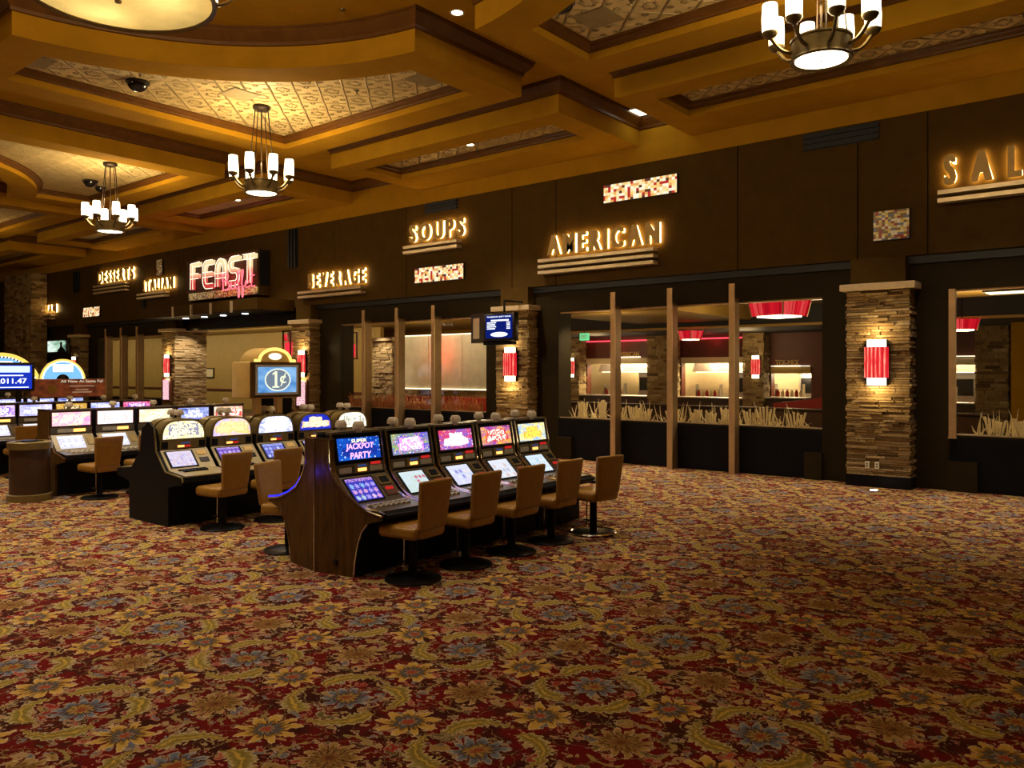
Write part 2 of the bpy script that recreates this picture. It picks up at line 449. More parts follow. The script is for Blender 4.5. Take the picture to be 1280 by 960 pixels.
def art_mat(name, seed, bgA, bgB, accents, logo, st=2.2, busy=9.0):
    busy *= 1.5; st *= .85
    """a backlit printed glass: drifting colour ground, confetti, a bright title"""
    t = NT(name)
    g = t.gen(); x, y, z = t.sep(g)
    v = t.comb(t.m('ADD', y, seed), z, seed * 1.7)
    n, _ = t.noise(v, 2.6, 3, .6, .8)
    c, _ = t.ramp(n, [(.32, bgA), (.62, bgB)])
    vo = t.vor(t.vm('MULTIPLY', v, (2.0, 1.0, 1.0)), busy)
    cs = t.n('ShaderNodeSeparateColor'); t.L(vo['Color'], cs.inputs[0])
    k = len(accents)
    ca, _ = t.ramp(cs.outputs[0], [(i / k, a) for i, a in enumerate(accents)], 'CONSTANT')
    c = t.mix(t.m('MULTIPLY', t.m('LESS_THAN', vo['Distance'], .34), t.m('GREATER_THAN', cs.outputs[1], .45)), c, ca)
    # a jumbled bright title: two bands of uneven blocks with a dark edge
    n3, n3c = t.noise(v, 9.0, 4, .65)
    zz = t.m('ADD', z, t.m('MULTIPLY', t.m('SUBTRACT', n3, .5), .34)); yy = t.m('ADD', y, t.m('MULTIPLY', t.m('SUBTRACT', n, .5), .12))
    for zc, hh, wd, nb in ((.68, .13, .26 + .07 * math.sin(seed * 3), 13.0), (.36, .17, .36 + .05 * math.sin(seed * 5), 10.0)):
        dz = t.m('DIVIDE', t.m('ABSOLUTE', t.m('SUBTRACT', zz, zc)), hh)
        dy = t.m('DIVIDE', t.m('ABSOLUTE', t.m('SUBTRACT', yy, .5)), wd)
        band = t.m('MAXIMUM', dz, dy)
        c = t.mix(t.m('MULTIPLY', t.m('LESS_THAN', band, 1.1), .85), c, logo[2])
        n5, _ = t.noise(t.comb(t.m('MULTIPLY', y, nb), t.m('MULTIPLY', z, 5.0), seed + zc), 1.6, 1, .4)
        ink = t.m('MULTIPLY', t.m('LESS_THAN', band, .95), t.m('GREATER_THAN', n5, .44))
        c = t.mix(ink, c, logo[1])
        c = t.mix(t.m('MULTIPLY', ink, t.m('GREATER_THAN', n5, .475)), c, logo[0])
    return t.emission(c, st)

def reel_mat(name, seed, base, cols, cx=5, cz=3, st=1.8):
    """a lit game screen: a grid of little symbols under a title bar"""
    t = NT(name)
    x, y, z = t.sep(t.gen())
    u = t.m('MULTIPLY', y, cx); w = t.m('MULTIPLY', t.m('DIVIDE', z, .8), cz)
    iu = t.m('FLOOR', u); iw = t.m('FLOOR', w)
    wn = t.n('ShaderNodeTexWhiteNoise', noise_dimensions='3D'); t.L(t.comb(iu, iw, seed), wn.inputs['Vector'])
    k = len(cols)
    c2, _ = t.ramp(wn.outputs[0], [(i / k, a) for i, a in enumerate(cols)], 'CONSTANT')
    fu = t.m('SUBTRACT', t.m('FRACT', u), .5); fw = t.m('SUBTRACT', t.m('FRACT', w), .5)
    nz, _ = t.noise(t.comb(y, z, seed), 22, 3)
    d = t.m('ADD', t.m('SQRT', t.m('ADD', t.m('MULTIPLY', fu, fu), t.m('MULTIPLY', fw, fw))), t.m('MULTIPLY', t.m('SUBTRACT', nz, .5), .95))
    msk = t.m('MULTIPLY', t.m('LESS_THAN', d, .36), t.m('LESS_THAN', z, .8))
    c = t.mix(msk, base, c2)
    bar = t.m('GREATER_THAN', z, .86)
    c = t.mix(t.m('MULTIPLY', bar, t.m('GREATER_THAN', nz, .5)), c, cols[0])
    return t.emission(c, st)

# ------------------------------------------------------------------- text
def text_mesh(s, size, extrude=.0, sx=1.0, offset=0.0, align='LEFT', shear=0, spacing=1.0):
    cu = bpy.data.curves.new('txt', 'FONT')
    cu.body = s; cu.size = size; cu.extrude = extrude; cu.offset = offset; cu.align_x = align
    cu.shear = shear; cu.space_character = spacing; cu.resolution_u = 3
    o = bpy.data.objects.new('txt', cu); col.objects.link(o)
    bpy.context.view_layer.update()
    dg = bpy.context.evaluated_depsgraph_get()
    me = bpy.data.meshes.new_from_object(o.evaluated_get(dg))
    bpy.data.objects.remove(o); bpy.data.curves.remove(cu)
    return me

def text_obj(name, s, m, parent, origin, xdir, height, width=None, extrude=.01, offset=0.0, shear=0, spacing=1.0):
    """flat lettering: origin = lower left, xdir = reading direction (world or parent space), up = z"""
    me = text_mesh(s, 1.0, 0, 1, 0, 'LEFT', shear, spacing)
    me2 = text_mesh(s, 1.0, extrude / height, 1, offset, 'LEFT', shear, spacing) if (extrude or offset) else me
    xs = [v.co.x for v in me.vertices]; ys = [v.co.y for v in me.vertices]
    x0, x1, y0, y1 = min(xs), max(xs), min(ys), max(ys)
    k = height / (y1 - y0); kx = (width / (x1 - x0)) if width else k
    X = Vector(xdir).normalized(); Z = Vector((0, 0, 1)); N = X.cross(Z)
    O = Vector(origin)
    for v in me2.vertices:
        p = v.co
        v.co = O + X * ((p.x - x0) * kx) + Z * ((p.y - y0) * k) + N * (p.z * height)
    me2.materials.clear(); me2.materials.append(m)
    o = bpy.data.objects.new(name, me2); col.objects.link(o)
    if parent is not None: o.parent = parent
    return o

# ================================================================= SETTING
ZB, ZC, ZT = 6.77, 7.37, 7.0        # coffer underside, upper ceiling, tin panels
WY = 15.0                           # restaurant front
struct(MB().box(-48, -14, -.1, 14, 15.4, 0).obj('floor', M['carpet']), 'red and gold floral carpet')
struct(MB().box(-48, -14, ZC, 14, 15.4, ZC + .15).obj('ceiling', M['gold']), 'ochre plaster upper ceiling')
struct(MB().box(-48.2, -14, 0, -48, 15.4, ZC).obj('wall_left', M['gold']))
struct(MB().box(14, -14, 0, 14.2, 15.4, ZC).obj('wall_right', M['gold']))
struct(MB().box(-48, -14.2, 0, 14, -14, ZC).obj('wall_front', M['gold']))

def ring_mesh(outer, inner, z):
    bm = bmesh.new(); ed = []
    for loop in (outer, inner):
        vs = [bm.verts.new((p[0], p[1], z)) for p in loop]
        ed += [bm.edges.new((vs[i], vs[(i + 1) % len(vs)])) for i in range(len(vs))]
    bmesh.ops.triangle_fill(bm, use_beauty=True, edges=ed)
    bmesh.ops.recalc_face_normals(bm, faces=bm.faces[:])
    for f in bm.faces:
        if f.normal.z > 0: f.normal_flip()
    return bm

def skin(mb, loops):
    """loops of equal length [(pts, z)] -> side bands"""
    n = len(loops[0][0])
    vs = [(p[0], p[1], z) for pts, z in loops for p in pts]
    fs = [(i * n + k, i * n + (k + 1) % n, (i + 1) * n + (k + 1) % n, (i + 1) * n + k) for i in range(len(loops) - 1) for k in range(n)]
    mb.add(vs, fs)

def coffer(polyf, name_label, w=.60):
    """polyf(offset) -> polygon inset by offset (negative grows); all same length"""
    root = MB()
    root.bm(ring_mesh(polyf(0), polyf(w), ZB))
    skin(root, [(polyf(0), ZB), (polyf(0), ZC)])
    skin(root, [(polyf(w), ZB), (polyf(w), ZB + .12)])
    o = struct(root.obj('ceiling_coffer', M['gold'], smooth=40), name_label)
    c = MB()
    skin(c, [(polyf(-.0), ZC - .26), (polyf(-.03), ZC - .25), (polyf(-.035), ZC - .2), (polyf(-.09), ZC - .15), (polyf(-.15), ZC - .07), (polyf(-.15), ZC - .03), (polyf(-.17), ZC - .03), (polyf(-.17), ZC)])
    c.obj('crown_moulding', M['crown'], o, 30)
    c = MB()
    skin(c, [(polyf(w), ZB + .11), (polyf(w + .03), ZB + .12), (polyf(w + .035), ZB + .15), (polyf(w + .08), ZB + .18), (polyf(w + .085), ZB + .21), (polyf(w + .13), ZT)])
    c.obj('inner_moulding', M['crown'], o, 30)
    bm = bmesh.new()
    vs = [bm.verts.new((p[0], p[1], ZT)) for p in polyf(w + .125)]
    bm.faces.new(vs); bmesh.ops.triangulate(bm, faces=bm.faces[:])
    MB().bm(bm).obj('tin_panel', M['tin'], o)
    return o

def big(cx, cy, sx, sy, U=7.2, V=7.17, RR=4.65, m=.6):
    def f(w):
        r = RR + w; a = m + w
        uA = math.sqrt(r * r - a * a)
        pts = [(uA, a), (U - w, a), (U - w, V - w), (a, V - w), (a, uA)]
        t0 = math.atan2(uA, a); t1 = math.atan2(a, uA)
        for i in range(1, 24):
            t = t0 + (t1 - t0) * i / 24
            pts.append((r * math.cos(t), r * math.sin(t)))
        return [(cx + sx * u, cy + sy * v) for u, v in pts]
    return f
def rect(x0, x1, y0, y1):
    return lambda w: [(x0 + w, y0 + w), (x1 - w, y0 + w), (x1 - w, y1 - w), (x0 + w, y1 - w)]

CY = 3.8
RX = (-8.1, -25.25, -42.4)
for i, cx in enumerate(RX):
    for sx in (-1, 1):
        for sy in (1, -1):
            if cx - 7.2 < -48 and sx < 0: continue
            coffer(big(cx, CY, sx, sy), 'large coffer of the ceiling with a curved corner')
def narrow(x0, x1):
    def f(w):
        # the strip opening sits nearer the room than the wall
        if w <= 0: return [(x0 + w, 12.07 + w), (x1 - w, 12.07 + w), (x1 - w, 14.999), (x0 + w, 14.999)]
        k = max(0, w - .6)
        return [(x0 + .55 + k, 12.6 + k), (x1 - .55 - k, 12.6 + k), (x1 - .55 - k, 13.8 - k), (x0 + .55 + k, 13.8 - k)]
    return f
for cx in RX:
    for sx in (-1, 1):
        a, b = sorted((cx + sx * .6, cx + sx * 7.2))
        if a < -48: continue
        coffer(narrow(a, b), 'narrow coffer of the ceiling along the restaurant front')

# ---- restaurant front
fx = [-48, -40.4, -38.2, -34.6, -32.7, -30.1, -27.7, -18.87, -15.84, -12.19, -10.89, -6.51, -4.27, -3.14, 3.9, 14]
f = MB().box(-48, WY + .03, 3.97, 14, WY + .4, 6.42)
struct(f.obj('wall_back', M['fascia_gap']), 'dark wall above the restaurant front')
f = MB()
for a, b in zip(fx, fx[1:]):
    f.box(a + .012, WY, 3.98, b - .012, WY + .03, 6.40)
p = f.obj('panel', M['fascia'], bpy.data.objects['wall_back'])
struct(MB().box(-48, WY - .01, 6.40, 14, WY + .4, ZC).obj('trim_1', M['gold']), 'ochre band along the top of the restaurant front')
c = MB(); prof = [(0, ZC - .27), (-.03, ZC - .25), (-.04, ZC - .2), (-.1, ZC - .14), (-.15, ZC - .07), (-.15, ZC - .03), (-.17, ZC - .03), (-.17, ZC), (0, ZC)]
c.prism([(WY - .01 + a, z) for a, z in prof], -48, 14, 'x')
struct(c.obj('trim_2', M['crown'], smooth=30), 'brown crown moulding above the ochre band')
struct(MB().box(-48, WY + .06, 3.84, 14, WY + .12, 3.97).obj('trim_3', M['blueblack']), 'dark blue band standing in for the shadow gap under the fascia')  # dark colour painted in for the shade of the gap

LY = 15.12
openings = [(-2.83, 3.25, .93), (-10.9, -4.93, .93), (-18.75, -13.11, .97), (-34.4, -29.0, .98)]
ENT = (-27.95, -20.1)
lw = MB()
xs = sorted([(a, b, s) for a, b, s in openings] + [(ENT[0], ENT[1], 0)])
prev = -48
for a, b, s in xs:
    lw.box(prev, LY, 0, a, LY + .5, 3.97)
    top = 3.37 if s else 3.45
    lw.box(a, LY, top, b, LY + .15, 3.97)
    if s: lw.box(a, LY, 0, b, LY + .5, s)
    prev = b
lw.box(prev, LY, 0, 14, LY + .5, 3.97)
struct(lw.obj('wall_right_lower', M['lower']), 'dark lower wall of the restaurant front').name = 'wall_back_lower'
bb = MB()
for a, b, s in openings:
    bb.box(a - .02, LY - .10, 0, a + .42, LY, .50)
    bb.box(b - .30, LY - .10, 0, b + .02, LY, .50)
struct(bb.obj('baseboard_back', M['lower']))

fins = {0: [], 1: [-6.56, -7.9, -9.26], 2: [-17.4, -16.05, -14.68], 3: [-33.1, -31.8, -30.5]}
for i, (a, b, s) in enumerate(openings):
    w = struct(MB().box(a, LY + .05, 3.33, b, LY + .09, 3.37).box(a, LY + .05, s, b, LY + .09, s + .015).obj('window_%d' % (i + 1), M['bronze']), 'long restaurant window')
    MB().box(a, LY + .06, s + .01, b, LY + .072, 3.34).obj('glass', M['glass'], w)
    MB().box(a, LY - .012, s - .03, b, LY - .002, 0.02).obj('sill_panel', M['black'], w)
    for k, fxx in enumerate(fins[i]):
        t = thing('mullion_post', '', 'post', (fxx, 14.85, 0), 0, 'bronze posts in front of the windows')
        MB().box(-.058, -.025, 0, .058, .0, 3.70).obj('face_plate', M['bronze'], t)
        MB().box(-.03, 0, 0, .035, .262, 3.42).obj('fin', M['finside'], t)
        where = {1: 'of the window between the two red lamp pillars', 2: 'of the window before the frosted panels', 3: 'of the far window left of the entrance'}[i]
        t['label'] = '%s bronze post %s' % (['right hand', 'middle', 'left hand'][k] if i == 1 else ['left hand', 'middle', 'right hand'][k], where)
# single edge post of the right window
t = thing('mullion_post', 'single tall bronze post at the left edge of the salad window', 'post', (-2.78, 14.98, 0), 0, 'bronze posts in front of the windows')
MB().box(-.05, .04, .9, .05, .13, 3.37).obj('face_plate', M['bronze'], t)
MB().box(-.06, .03, .88, .06, .14, .9).obj('foot', M['bronze'], t)

# ---- decorative reeds standing behind the sills
def reeds(a, b, s, n, hmin, hmax, wmin, wmax, baskets, m, label):
    mb = MB()
    for k in range(n):
        x = random.uniform(a + .22, b - .22); y = LY + .10 + random.uniform(0, .12)
        h = hmin + (hmax - hmin) * random.random() ** 2.2; w = random.uniform(wmin, wmax); lean = random.uniform(-.14, .14); cv = random.uniform(-.06, .06)
        pts = []
        for j in range(5):
            q = j / 4
            pts.append((x + lean * q + cv * q * q, y, s + h * q, w * (1 - q * .85)))
        vs = []
        for px, py, pz, pw in pts:
            vs += [(px - pw / 2, py - .004, pz), (px + pw / 2, py - .004, pz), (px + pw / 2, py + .004, pz), (px - pw / 2, py + .004, pz)]
        fs = []
        for j in range(4):
            o = j * 4
            fs += [(o, o + 1, o + 5, o + 4), (o + 1, o + 2, o + 6, o + 5), (o + 2, o + 3, o + 7, o + 6), (o + 3, o, o + 4, o + 7)]
        fs.append((16, 17, 18, 19))
        mb.add(vs, fs)
    for k in range(baskets):
        # sheaves: blades bound side by side, flaring to the top
        x = a + .2 + (b - a - .4) * (k + random.uniform(.1, .9)) / baskets; y = LY + .12 + random.uniform(0, .06)
        h = random.uniform(.22, .40); w = random.uniform(.12, .24)
        for j in range(6):
            q = j / 5 - .5; hj = h + random.uniform(-.05, .04); bw = .013
            mb.add([(x + q * w - bw, y, s), (x + q * w + bw, y, s), (x + q * w * 1.6 + bw * 1.5, y, s + hj), (x + q * w * 1.6 - bw * 1.5, y, s + hj),
                    (x + q * w - bw, y + .02, s), (x + q * w + bw, y + .02, s), (x + q * w * 1.6 + bw * 1.5, y + .02, s + hj), (x + q * w * 1.6 - bw * 1.5, y + .02, s + hj)],
                   [(0, 1, 2, 3), (5, 4, 7, 6), (3, 2, 6, 7), (1, 5, 6, 2), (4, 0, 3, 7)])
    tag(mb.obj('dried_reeds', m), label, 'reeds', 'dried reeds along the window sills', 'stuff')
reeds(-10.85, -5.0, .945, 190, .08, .46, .016, .036, 12, M['reedcream'], 'pale dried reeds and sheaves along the sill of the window under the soup and grill signs')
reeds(-2.7, 3.2, .945, 190, .08, .46, .016, .036, 12, M['reedcream'], 'pale dried reeds along the sill of the window right of the tall lamp pillar')
reeds(-18.7, -13.15, .985, 700, .18, .42, .008, .02, 0, M['reedred'], 'fine russet reeds along the sill of the window with frosted panels behind')

# ================================================================ PILLARS
def stone_pillar(x0, x1, y0, y1, ztop, label, cap=True, plinth=.2, box=True, dens=.042):
    t = thing('stone_pillar', label, 'pillar', ((x0 + x1) / 2, (y0 + y1) / 2, 0), 0, 'ledgestone pillars')
    hx_, hy = (x1 - x0) / 2, (y1 - y0) / 2
    MB().box(-hx_ - .02, -hy - .02, 0, hx_ + .02, hy, plinth).obj('plinth', M['black'], t)
    s = MB()
    z = plinth
    s.box(-hx_ + .05, -hy + .05, plinth, hx_ - .05, hy - .01, ztop)
    while z < ztop - .01:
        h = min(random.uniform(dens * .7, dens * 1.4), ztop - z)
        for face in range(3):     # front, right, left
            L = 2 * hx_ if face == 0 else 2 * hy - .02
            u = 0
            while u < L - .001:
                l = random.uniform(.12, .48)
                if L - u - l < .1: l = L - u
                d = random.uniform(0, .05)
                g = .004
                a, b2 = u + g, min(u + l, L) - g
                if face == 0: s.box(-hx_ + a, -hy - .03 + d, z + g, -hx_ + b2, -hy + .08, z + h - g)
                elif face == 1: s.box(hx_ + .03 - d, -hy + a, z + g, hx_ - .08, -hy + b2, z + h - g)
                else: s.box(-hx_ - .03 + d, -hy + a, z + g, -hx_ + .08, -hy + b2, z + h - g)
                u += l
        z += h
    s.obj('stone_shaft', M['stone'], t)
    if cap:
        MB().rbox(-hx_ - .10, -hy - .10, ztop, hx_ + .10, hy, ztop + .115, .012).obj('cap', M['cap'], t)
        if box: MB().box(-hx_ + .03, -hy + .12, ztop + .115, hx_ - .10, hy, 3.975).obj('neck_box', M['fascia'], t)
    return t
stone_pillar(-4.38, -3.36, 14.74, 15.11, 3.40, 'stone pillar right of the long window, carrying a red lamp above two power outlets')
stone_pillar(-12.46, -11.50, 14.74, 15.11, 3.42, 'stone pillar behind the hanging menu screen, with a red lamp')
stone_pillar(-20.55, -19.70, 14.74, 15.3, 3.42, 'stone pillar right of the buffet entrance, with red lamp and lit poster')
stone_pillar(-28.40, -27.5, 14.74, 16.0, 3.42, 'deep stone pillar left of the buffet entrance, showing its broad side')
stone_pillar(-36.1, -35.2, 14.74, 15.11, 3.42, 'stone pillar at the far left behind the small flat television', dens=.08)
stone_pillar(-42.2, -39.1, 14.3, 14.98, 6.39, 'tall broad stone pier rising to the ceiling at the far left', cap=False, plinth=.05, dens=.11)

# ---- wall lamps
def sconce(x, y, z0, z1, r, label, w2=.17):
    t = thing('wall_lamp', label, 'lamp', (x, y, z0), 0, 'red wall lamps on the stone pillars')
    H = z1 - z0
    MB().box(-r * .9, -.02, 0, r * .9, .05, H).obj('back_plate', M['gunmetal'], t)
    e = [(-r * .82, 0), (r * .82, 0)]
    def half(rr, a, b, n=20, rib=0):
        mb = MB(); pts = []
        for k in range(n * 2 + 1):
            th = PI + PI * k / (2 * n)
            q = rr + (rib if k % 2 else 0)
            pts.append((q * math.cos(th), q * math.sin(th) * .7))
        mb.prism(pts, a, b, 'z'); return mb
    half(r * .84, H * .83, H).obj('upper_diffuser', M['bulb_s'], t)
    half(r * .84, 0, H * .17).obj('lower_diffuser', M['bulb_s'], t)
    half(r, H * .16, H * .84, 16, .014).obj('ribbed_shade', M['sconce_red'], t)
    for s in (-1, 1):
        MB().box(s * r * 1.02 - .012, -r * .1, H * .1, s * r * 1.02 + .012, .03, H * .9).obj('side_rail', M['gunmetal'], t)
    return t
def sconce_red():
    t = NT('ribbed_red_shade')
    x, y, z = t.sep(t.objc())
    w = t.m('SINE', t.m('MULTIPLY', x, 95))
    f, _ = t.noise(t.comb(t.m('MULTIPLY', x, 30), 0.0, t.m('MULTIPLY', z, 2)), 2, 2)
    k = t.m('ADD', t.m('MULTIPLY', w, .25), f)
    c, _ = t.ramp(k, [(.3, (.62, .012, .02)), (.6, (1, .06, .06)), (.85, (1, .42, .26))])
    return t.emission(c, 1.1)
M['sconce_red'] = sconce_red()
for x, y, z0, z1, r, lab, e in ((-3.87, 14.69, 1.76, 2.54, .19, 'red ribbed wall lamp on the stone pillar nearest the salad sign', 1),
                             (-11.98, 14.69, 1.76, 2.56, .19, 'red ribbed wall lamp below the hanging menu screen', 1),
                             (-19.99, 14.69, 1.83, 2.62, .17, 'red wall lamp above the lit poster right of the entrance', 1),
                             (-27.9, 14.69, 1.80, 2.60, .17, 'red wall lamp above the lit poster left of the entrance', 1),
                             (-35.6, 14.69, 1.80, 2.60, .17, 'red wall lamp on the far left pillar beside the small television', 0)):
    sconce(x, y, z0, z1, r, lab)
    if e:
        for zz in (z0 - .10, z1 + .10):
            L = bpy.data.lights.new('sconce_light', 'POINT'); L.energy = 11; L.color = (1, .70, .30); L.shadow_soft_size = .05
            o = bpy.data.objects.new('sconce_light', L); col.objects.link(o); o.location = (x, y - .14, zz)

def poster_mat():
    t = NT('lit_poster_print')
    x, y, z = t.sep(t.gen())
    n, _ = t.noise(t.comb(t.m('MULTIPLY', x, 3), 0.0, t.m('MULTIPLY', z, 7)), 3, 3)
    c, _ = t.ramp(n, [(.3, (.55, .10, .16)), (.5, (1, .55, .62)), (.65, (1, .8, .78))])
    return t.emission(c, 1.1)
M['poster'] = poster_mat()
for x, lab in ((-19.97, 'narrow pink lit poster under the red lamp right of the entrance'), (-27.9, 'narrow pink lit poster under the red lamp left of the entrance')):
    t = thing('lit_poster', lab, 'poster', (x, 14.66, .92), 0, 'lit posters beside the entrance')
    MB().box(-.27, -.03, 0, .27, .05, .82).obj('frame', M['redlac'], t)
    MB().box(-.20, -.038, .06, .20, -.03, .77).obj('print', M['poster'], t)
# outlets on the lamp pillar, up-light in the floor
for x, lab in ((-4.03, 'left white power outlet low on the lamp pillar'), (-3.87, 'right white power outlet low on the lamp pillar')):
    t = thing('power_outlet', lab, 'outlet', (x, 14.70, .32), 0, 'power outlets on the stone pillar')
    MB().rbox(-.035, -.012, 0, .035, .03, .12, .005).obj('cover_plate', M['plug'], t)
    for zz in (.03, .075): MB().box(-.012, -.016, zz, .012, -.012, zz + .02).obj('socket', M['gunmetal'], t)
t = thing('floor_uplight', 'small round up-light set in the carpet before the lamp pillar', 'floor light', (-3.8, 14.25, 0))
MB().lathe([(.09, 0), (.09, .012), (.07, .016), (0.0, .016)], n=20).obj('rim', M['chrome'], t, 40)
MB().lathe([(.06, .016), (.06, .02), (0, .02)], n=20).obj('lens', M['downlight'], t)

# ================================================================= SIGNS
def channel_sign(word, x0, x1, z0, z1, bars, bx0, bx1, label, bz=None):
    t = thing('wall_sign', label, 'sign', ((x0 + x1) / 2, WY, z0), 0, 'backlit word signs along the restaurant front')
    ox = (x0 + x1) / 2
    def word_mesh(name, m, y, th, grow, up):
        # condensed heavy capitals: each glyph squeezed, its stems thickened sideways
        glyphs = []; wsum = 0
        for ch in word:
            me = text_mesh(ch, 1.0, .5, 1, .02)
            xs = [v.co.x for v in me.vertices]; ys = [v.co.y for v in me.vertices]
            w = (max(xs) - min(xs)) / .72
            w = max(.26, min(1.3 if ch in 'MW' else 1.0, w * .95)); glyphs.append((me, min(xs), max(xs), min(ys), max(ys), w)); wsum += w
        gap = .62 if word == 'SALADS' else .22; unit = (x1 - x0) / (wsum + gap * (len(word) - 1)); H = z1 - z0
        mb = MB(); cx = x0 - ox
        for me, a0, a1, b0, b1, w in glyphs:
            W_ = w * unit; d = min(.028, W_ * .12) + grow
            for k, sh in enumerate((-d, 0, d)):
                vs = []
                for v in me.vertices:
                    px = cx + d + (v.co.x - a0) / (a1 - a0) * (W_ - 2 * d) + sh
                    vs.append((px, y - (v.co.z + .5) * th - k * .0008, up + (v.co.y - b0) / (b1 - b0) * (H - 2 * up)))
                mb.add(vs, [tuple(p.vertices) for p in me.polygons])
            cx += W_ + gap * unit
            bpy.data.meshes.remove(me)
        return mb.obj(name, m, t)
    word_mesh('lettering', M['lettermetal'], -.075, .045, 0, 0)
    word_mesh('backlight', M['halo'], -.035, .012, -.006, .014)
    for k in range(bars):
        zz = -.09 - k * .135
        MB().box(bx0 - ox, -.22, zz - .07, bx1 - ox, -.02, zz).obj('shelf_bar', M['bar'], t)
    return t
channel_sign('SALADS', -2.88, -0.36, 5.08, 5.57, 2, -2.95, -.3, 'backlit SALADS word sign at the right edge of the wall')
channel_sign('AMERICAN', -11.06, -8.17, 4.66, 5.11, 3, -11.25, -8.25, 'backlit AMERICAN word sign over three metal bars')
channel_sign('SOUPS', -15.62, -13.66, 5.40, 5.87, 2, -15.75, -13.8, 'backlit SOUPS word sign above a mosaic panel')
channel_sign('BEVERAGE', -19.97, -17.42, 4.48, 4.91, 2, -20.35, -17.45, 'backlit word sign right of the neon buffet sign')
channel_sign('ITALIAN', -30.1, -27.9, 5.02, 5.44, 2, -30.4, -28.3, 'backlit word sign just left of the neon buffet sign')
channel_sign('DESSERTS', -33.9, -30.9, 5.57, 6.05, 3, -34.1, -31.4, 'backlit word sign hung highest, second from the stone pier')
channel_sign('ASIAN', -39.7, -38.0, 4.60, 4.97, 2, -39.9, -38.3, 'backlit word sign next to the tall stone pier')
for x0, x1, z0, z1, m, lab in ((-9.57, -7.79, 5.66, 6.06, 'mosaic_lit', 'long backlit mosaic panel above the AMERICAN sign'),
                            (-15.47, -13.72, 4.32, 4.72, 'mosaic_lit', 'long backlit mosaic panel below the SOUPS sign'),
                            (-4.0, -3.41, 4.27, 4.79, 'mosaic', 'square unlit glass mosaic above the lamp pillar'),
                            (-35.4, -33.88, 4.26, 4.66, 'mosaic_lit', 'small backlit mosaic panel at the far left below the highest sign'),
                            (-29.2, -28.78, 5.56, 6.14, 'mosaic', 'narrow upright mosaic above the sign left of the neon')):
    t = thing('mosaic_art', lab, 'mosaic', ((x0 + x1) / 2, WY, z0), 0, 'mosaic panels on the restaurant front')
    w = (x1 - x0) / 2; h = z1 - z0
    MB().box(-w, -.05, 0, w, 0, h).obj('backing', M['gunmetal'], t)
    MB().box(-w + .01, -.058, .01, w - .01, -.05, h - .01).obj('tile_face', M[m], t)
for x0, x1, z0, z1, lab, nh in ((-5.22, -3.91, 6.06, 6.37, 'dark louvred air grille under the ceiling above the lamp pillar', 3), (-15.1, -13.97, 6.12, 6.38, 'dark louvred air grille above the SOUPS sign', 3),
                            (-21.08, -20.62, 5.17, 6.35, 'tall dark slot right of the neon buffet sign', 0), (-36.4, -35.8, 5.35, 6.25, 'tall dark slot near the stone pier', 0), (-30.35, -30.1, 3.99, 4.86, 'narrow dark slot below the sign left of the neon', 0)):
    t = thing('wall_grille', lab, 'grille', ((x0 + x1) / 2, WY, z0), 0, 'dark grilles on the restaurant front')
    w = (x1 - x0) / 2; h = z1 - z0
    MB().box(-w, -.02, 0, w, 0, h).obj('frame', M['blueblack'], t)
    n = 3 if nh else 3
    for k in range(n):
        if nh: MB().box(-w, -.06, h * (k + .1) / n, w, -.02, h * (k + .6) / n).obj('louvre', M['blueblack'], t)
        else: MB().box(-w + 2 * w * (k + .1) / n, -.06, 0, -w + 2 * w * (k + .6) / n, -.02, h).obj('louvre', M['blueblack'], t)

# ---- neon buffet sign on its ribbed box and canopy
FY = 14.55
t = thing('neon_sign', 'large neon FEAST Buffet sign on a ribbed dark box above the entrance', 'neon sign', (-24.2, FY, 4.4))
X0, X1 = -26.35 + 24.2, -22.05 + 24.2
MB().box(X0, 0, 0, X1, WY - FY, 1.45).obj('sign_box', M['fascia'], t)
rb = MB()
for k in range(22):
    rb.box(X0 + .03, -.025, .30 + k * .05, X1 - .02, 0, .325 + k * .05)
rb.obj('ribbed_face', M['redlac'], t)
MB().box(X0 + .25, -.05, .02, X1, -.002, .26).obj('mosaic_base', M['mosaic'], t)
MB().box(X1, .05, 0.3, X1 + .02, .4, 1.4).obj('side_panel', M['blueblack'], t)
# outlined FEAST letters: bright upper ground, coral lower ground, white tube outline
def feast_fill():
    q = NT('feast_letter_face')
    x, y, z = q.sep(q.gen())
    c, _ = q.ramp(z, [(.25, (.62, .06, .05)), (.45, (.85, .22, .14)), (.62, (1, .72, .38)), (1, (1, .82, .45))])
    return q.emission(c, 1.0)
M['feast'] = feast_fill()
def feast_letters():
    # stroke skeletons in a unit box, each letter 1 wide 1 high
    A = lambda cx, cy, rx, ry, a0, a1, n=10: [(cx + rx * math.cos(R(a0 + (a1 - a0) * i / n)), cy + ry * math.sin(R(a0 + (a1 - a0) * i / n))) for i in range(n + 1)]
    return {'F': [[(0, 0), (0, 1), (.8, 1)], [(0, .5), (.65, .5)]],
            'E': [[(.85, 1)] + A(.3, .7, .3, .3, 90, 180, 6) + A(.3, .3, .3, .3, 180, 270, 6) + [(.85, 0)], [(0, .5), (.8, .5)]],
            'A': [[(0, 0)] + A(.4, .6, .4, .4, 180, 0, 12) + [(.8, 0)], [(0, .38), (.8, .38)]],
            'S': [[(.85, 1)] + A(.28, .76, .28, .24, 90, 270, 8) + A(.55, .26, .28, .26, 90, -90, 8) + [(0, 0)]],
            'T': [[(0, 1), (1, 1)], [(.5, 1), (.5, 0)]]}
FLt = feast_letters()
ground = MB(); outline = MB()
lx = -25.75 + 24.2; zb = .42; rise = 0.0
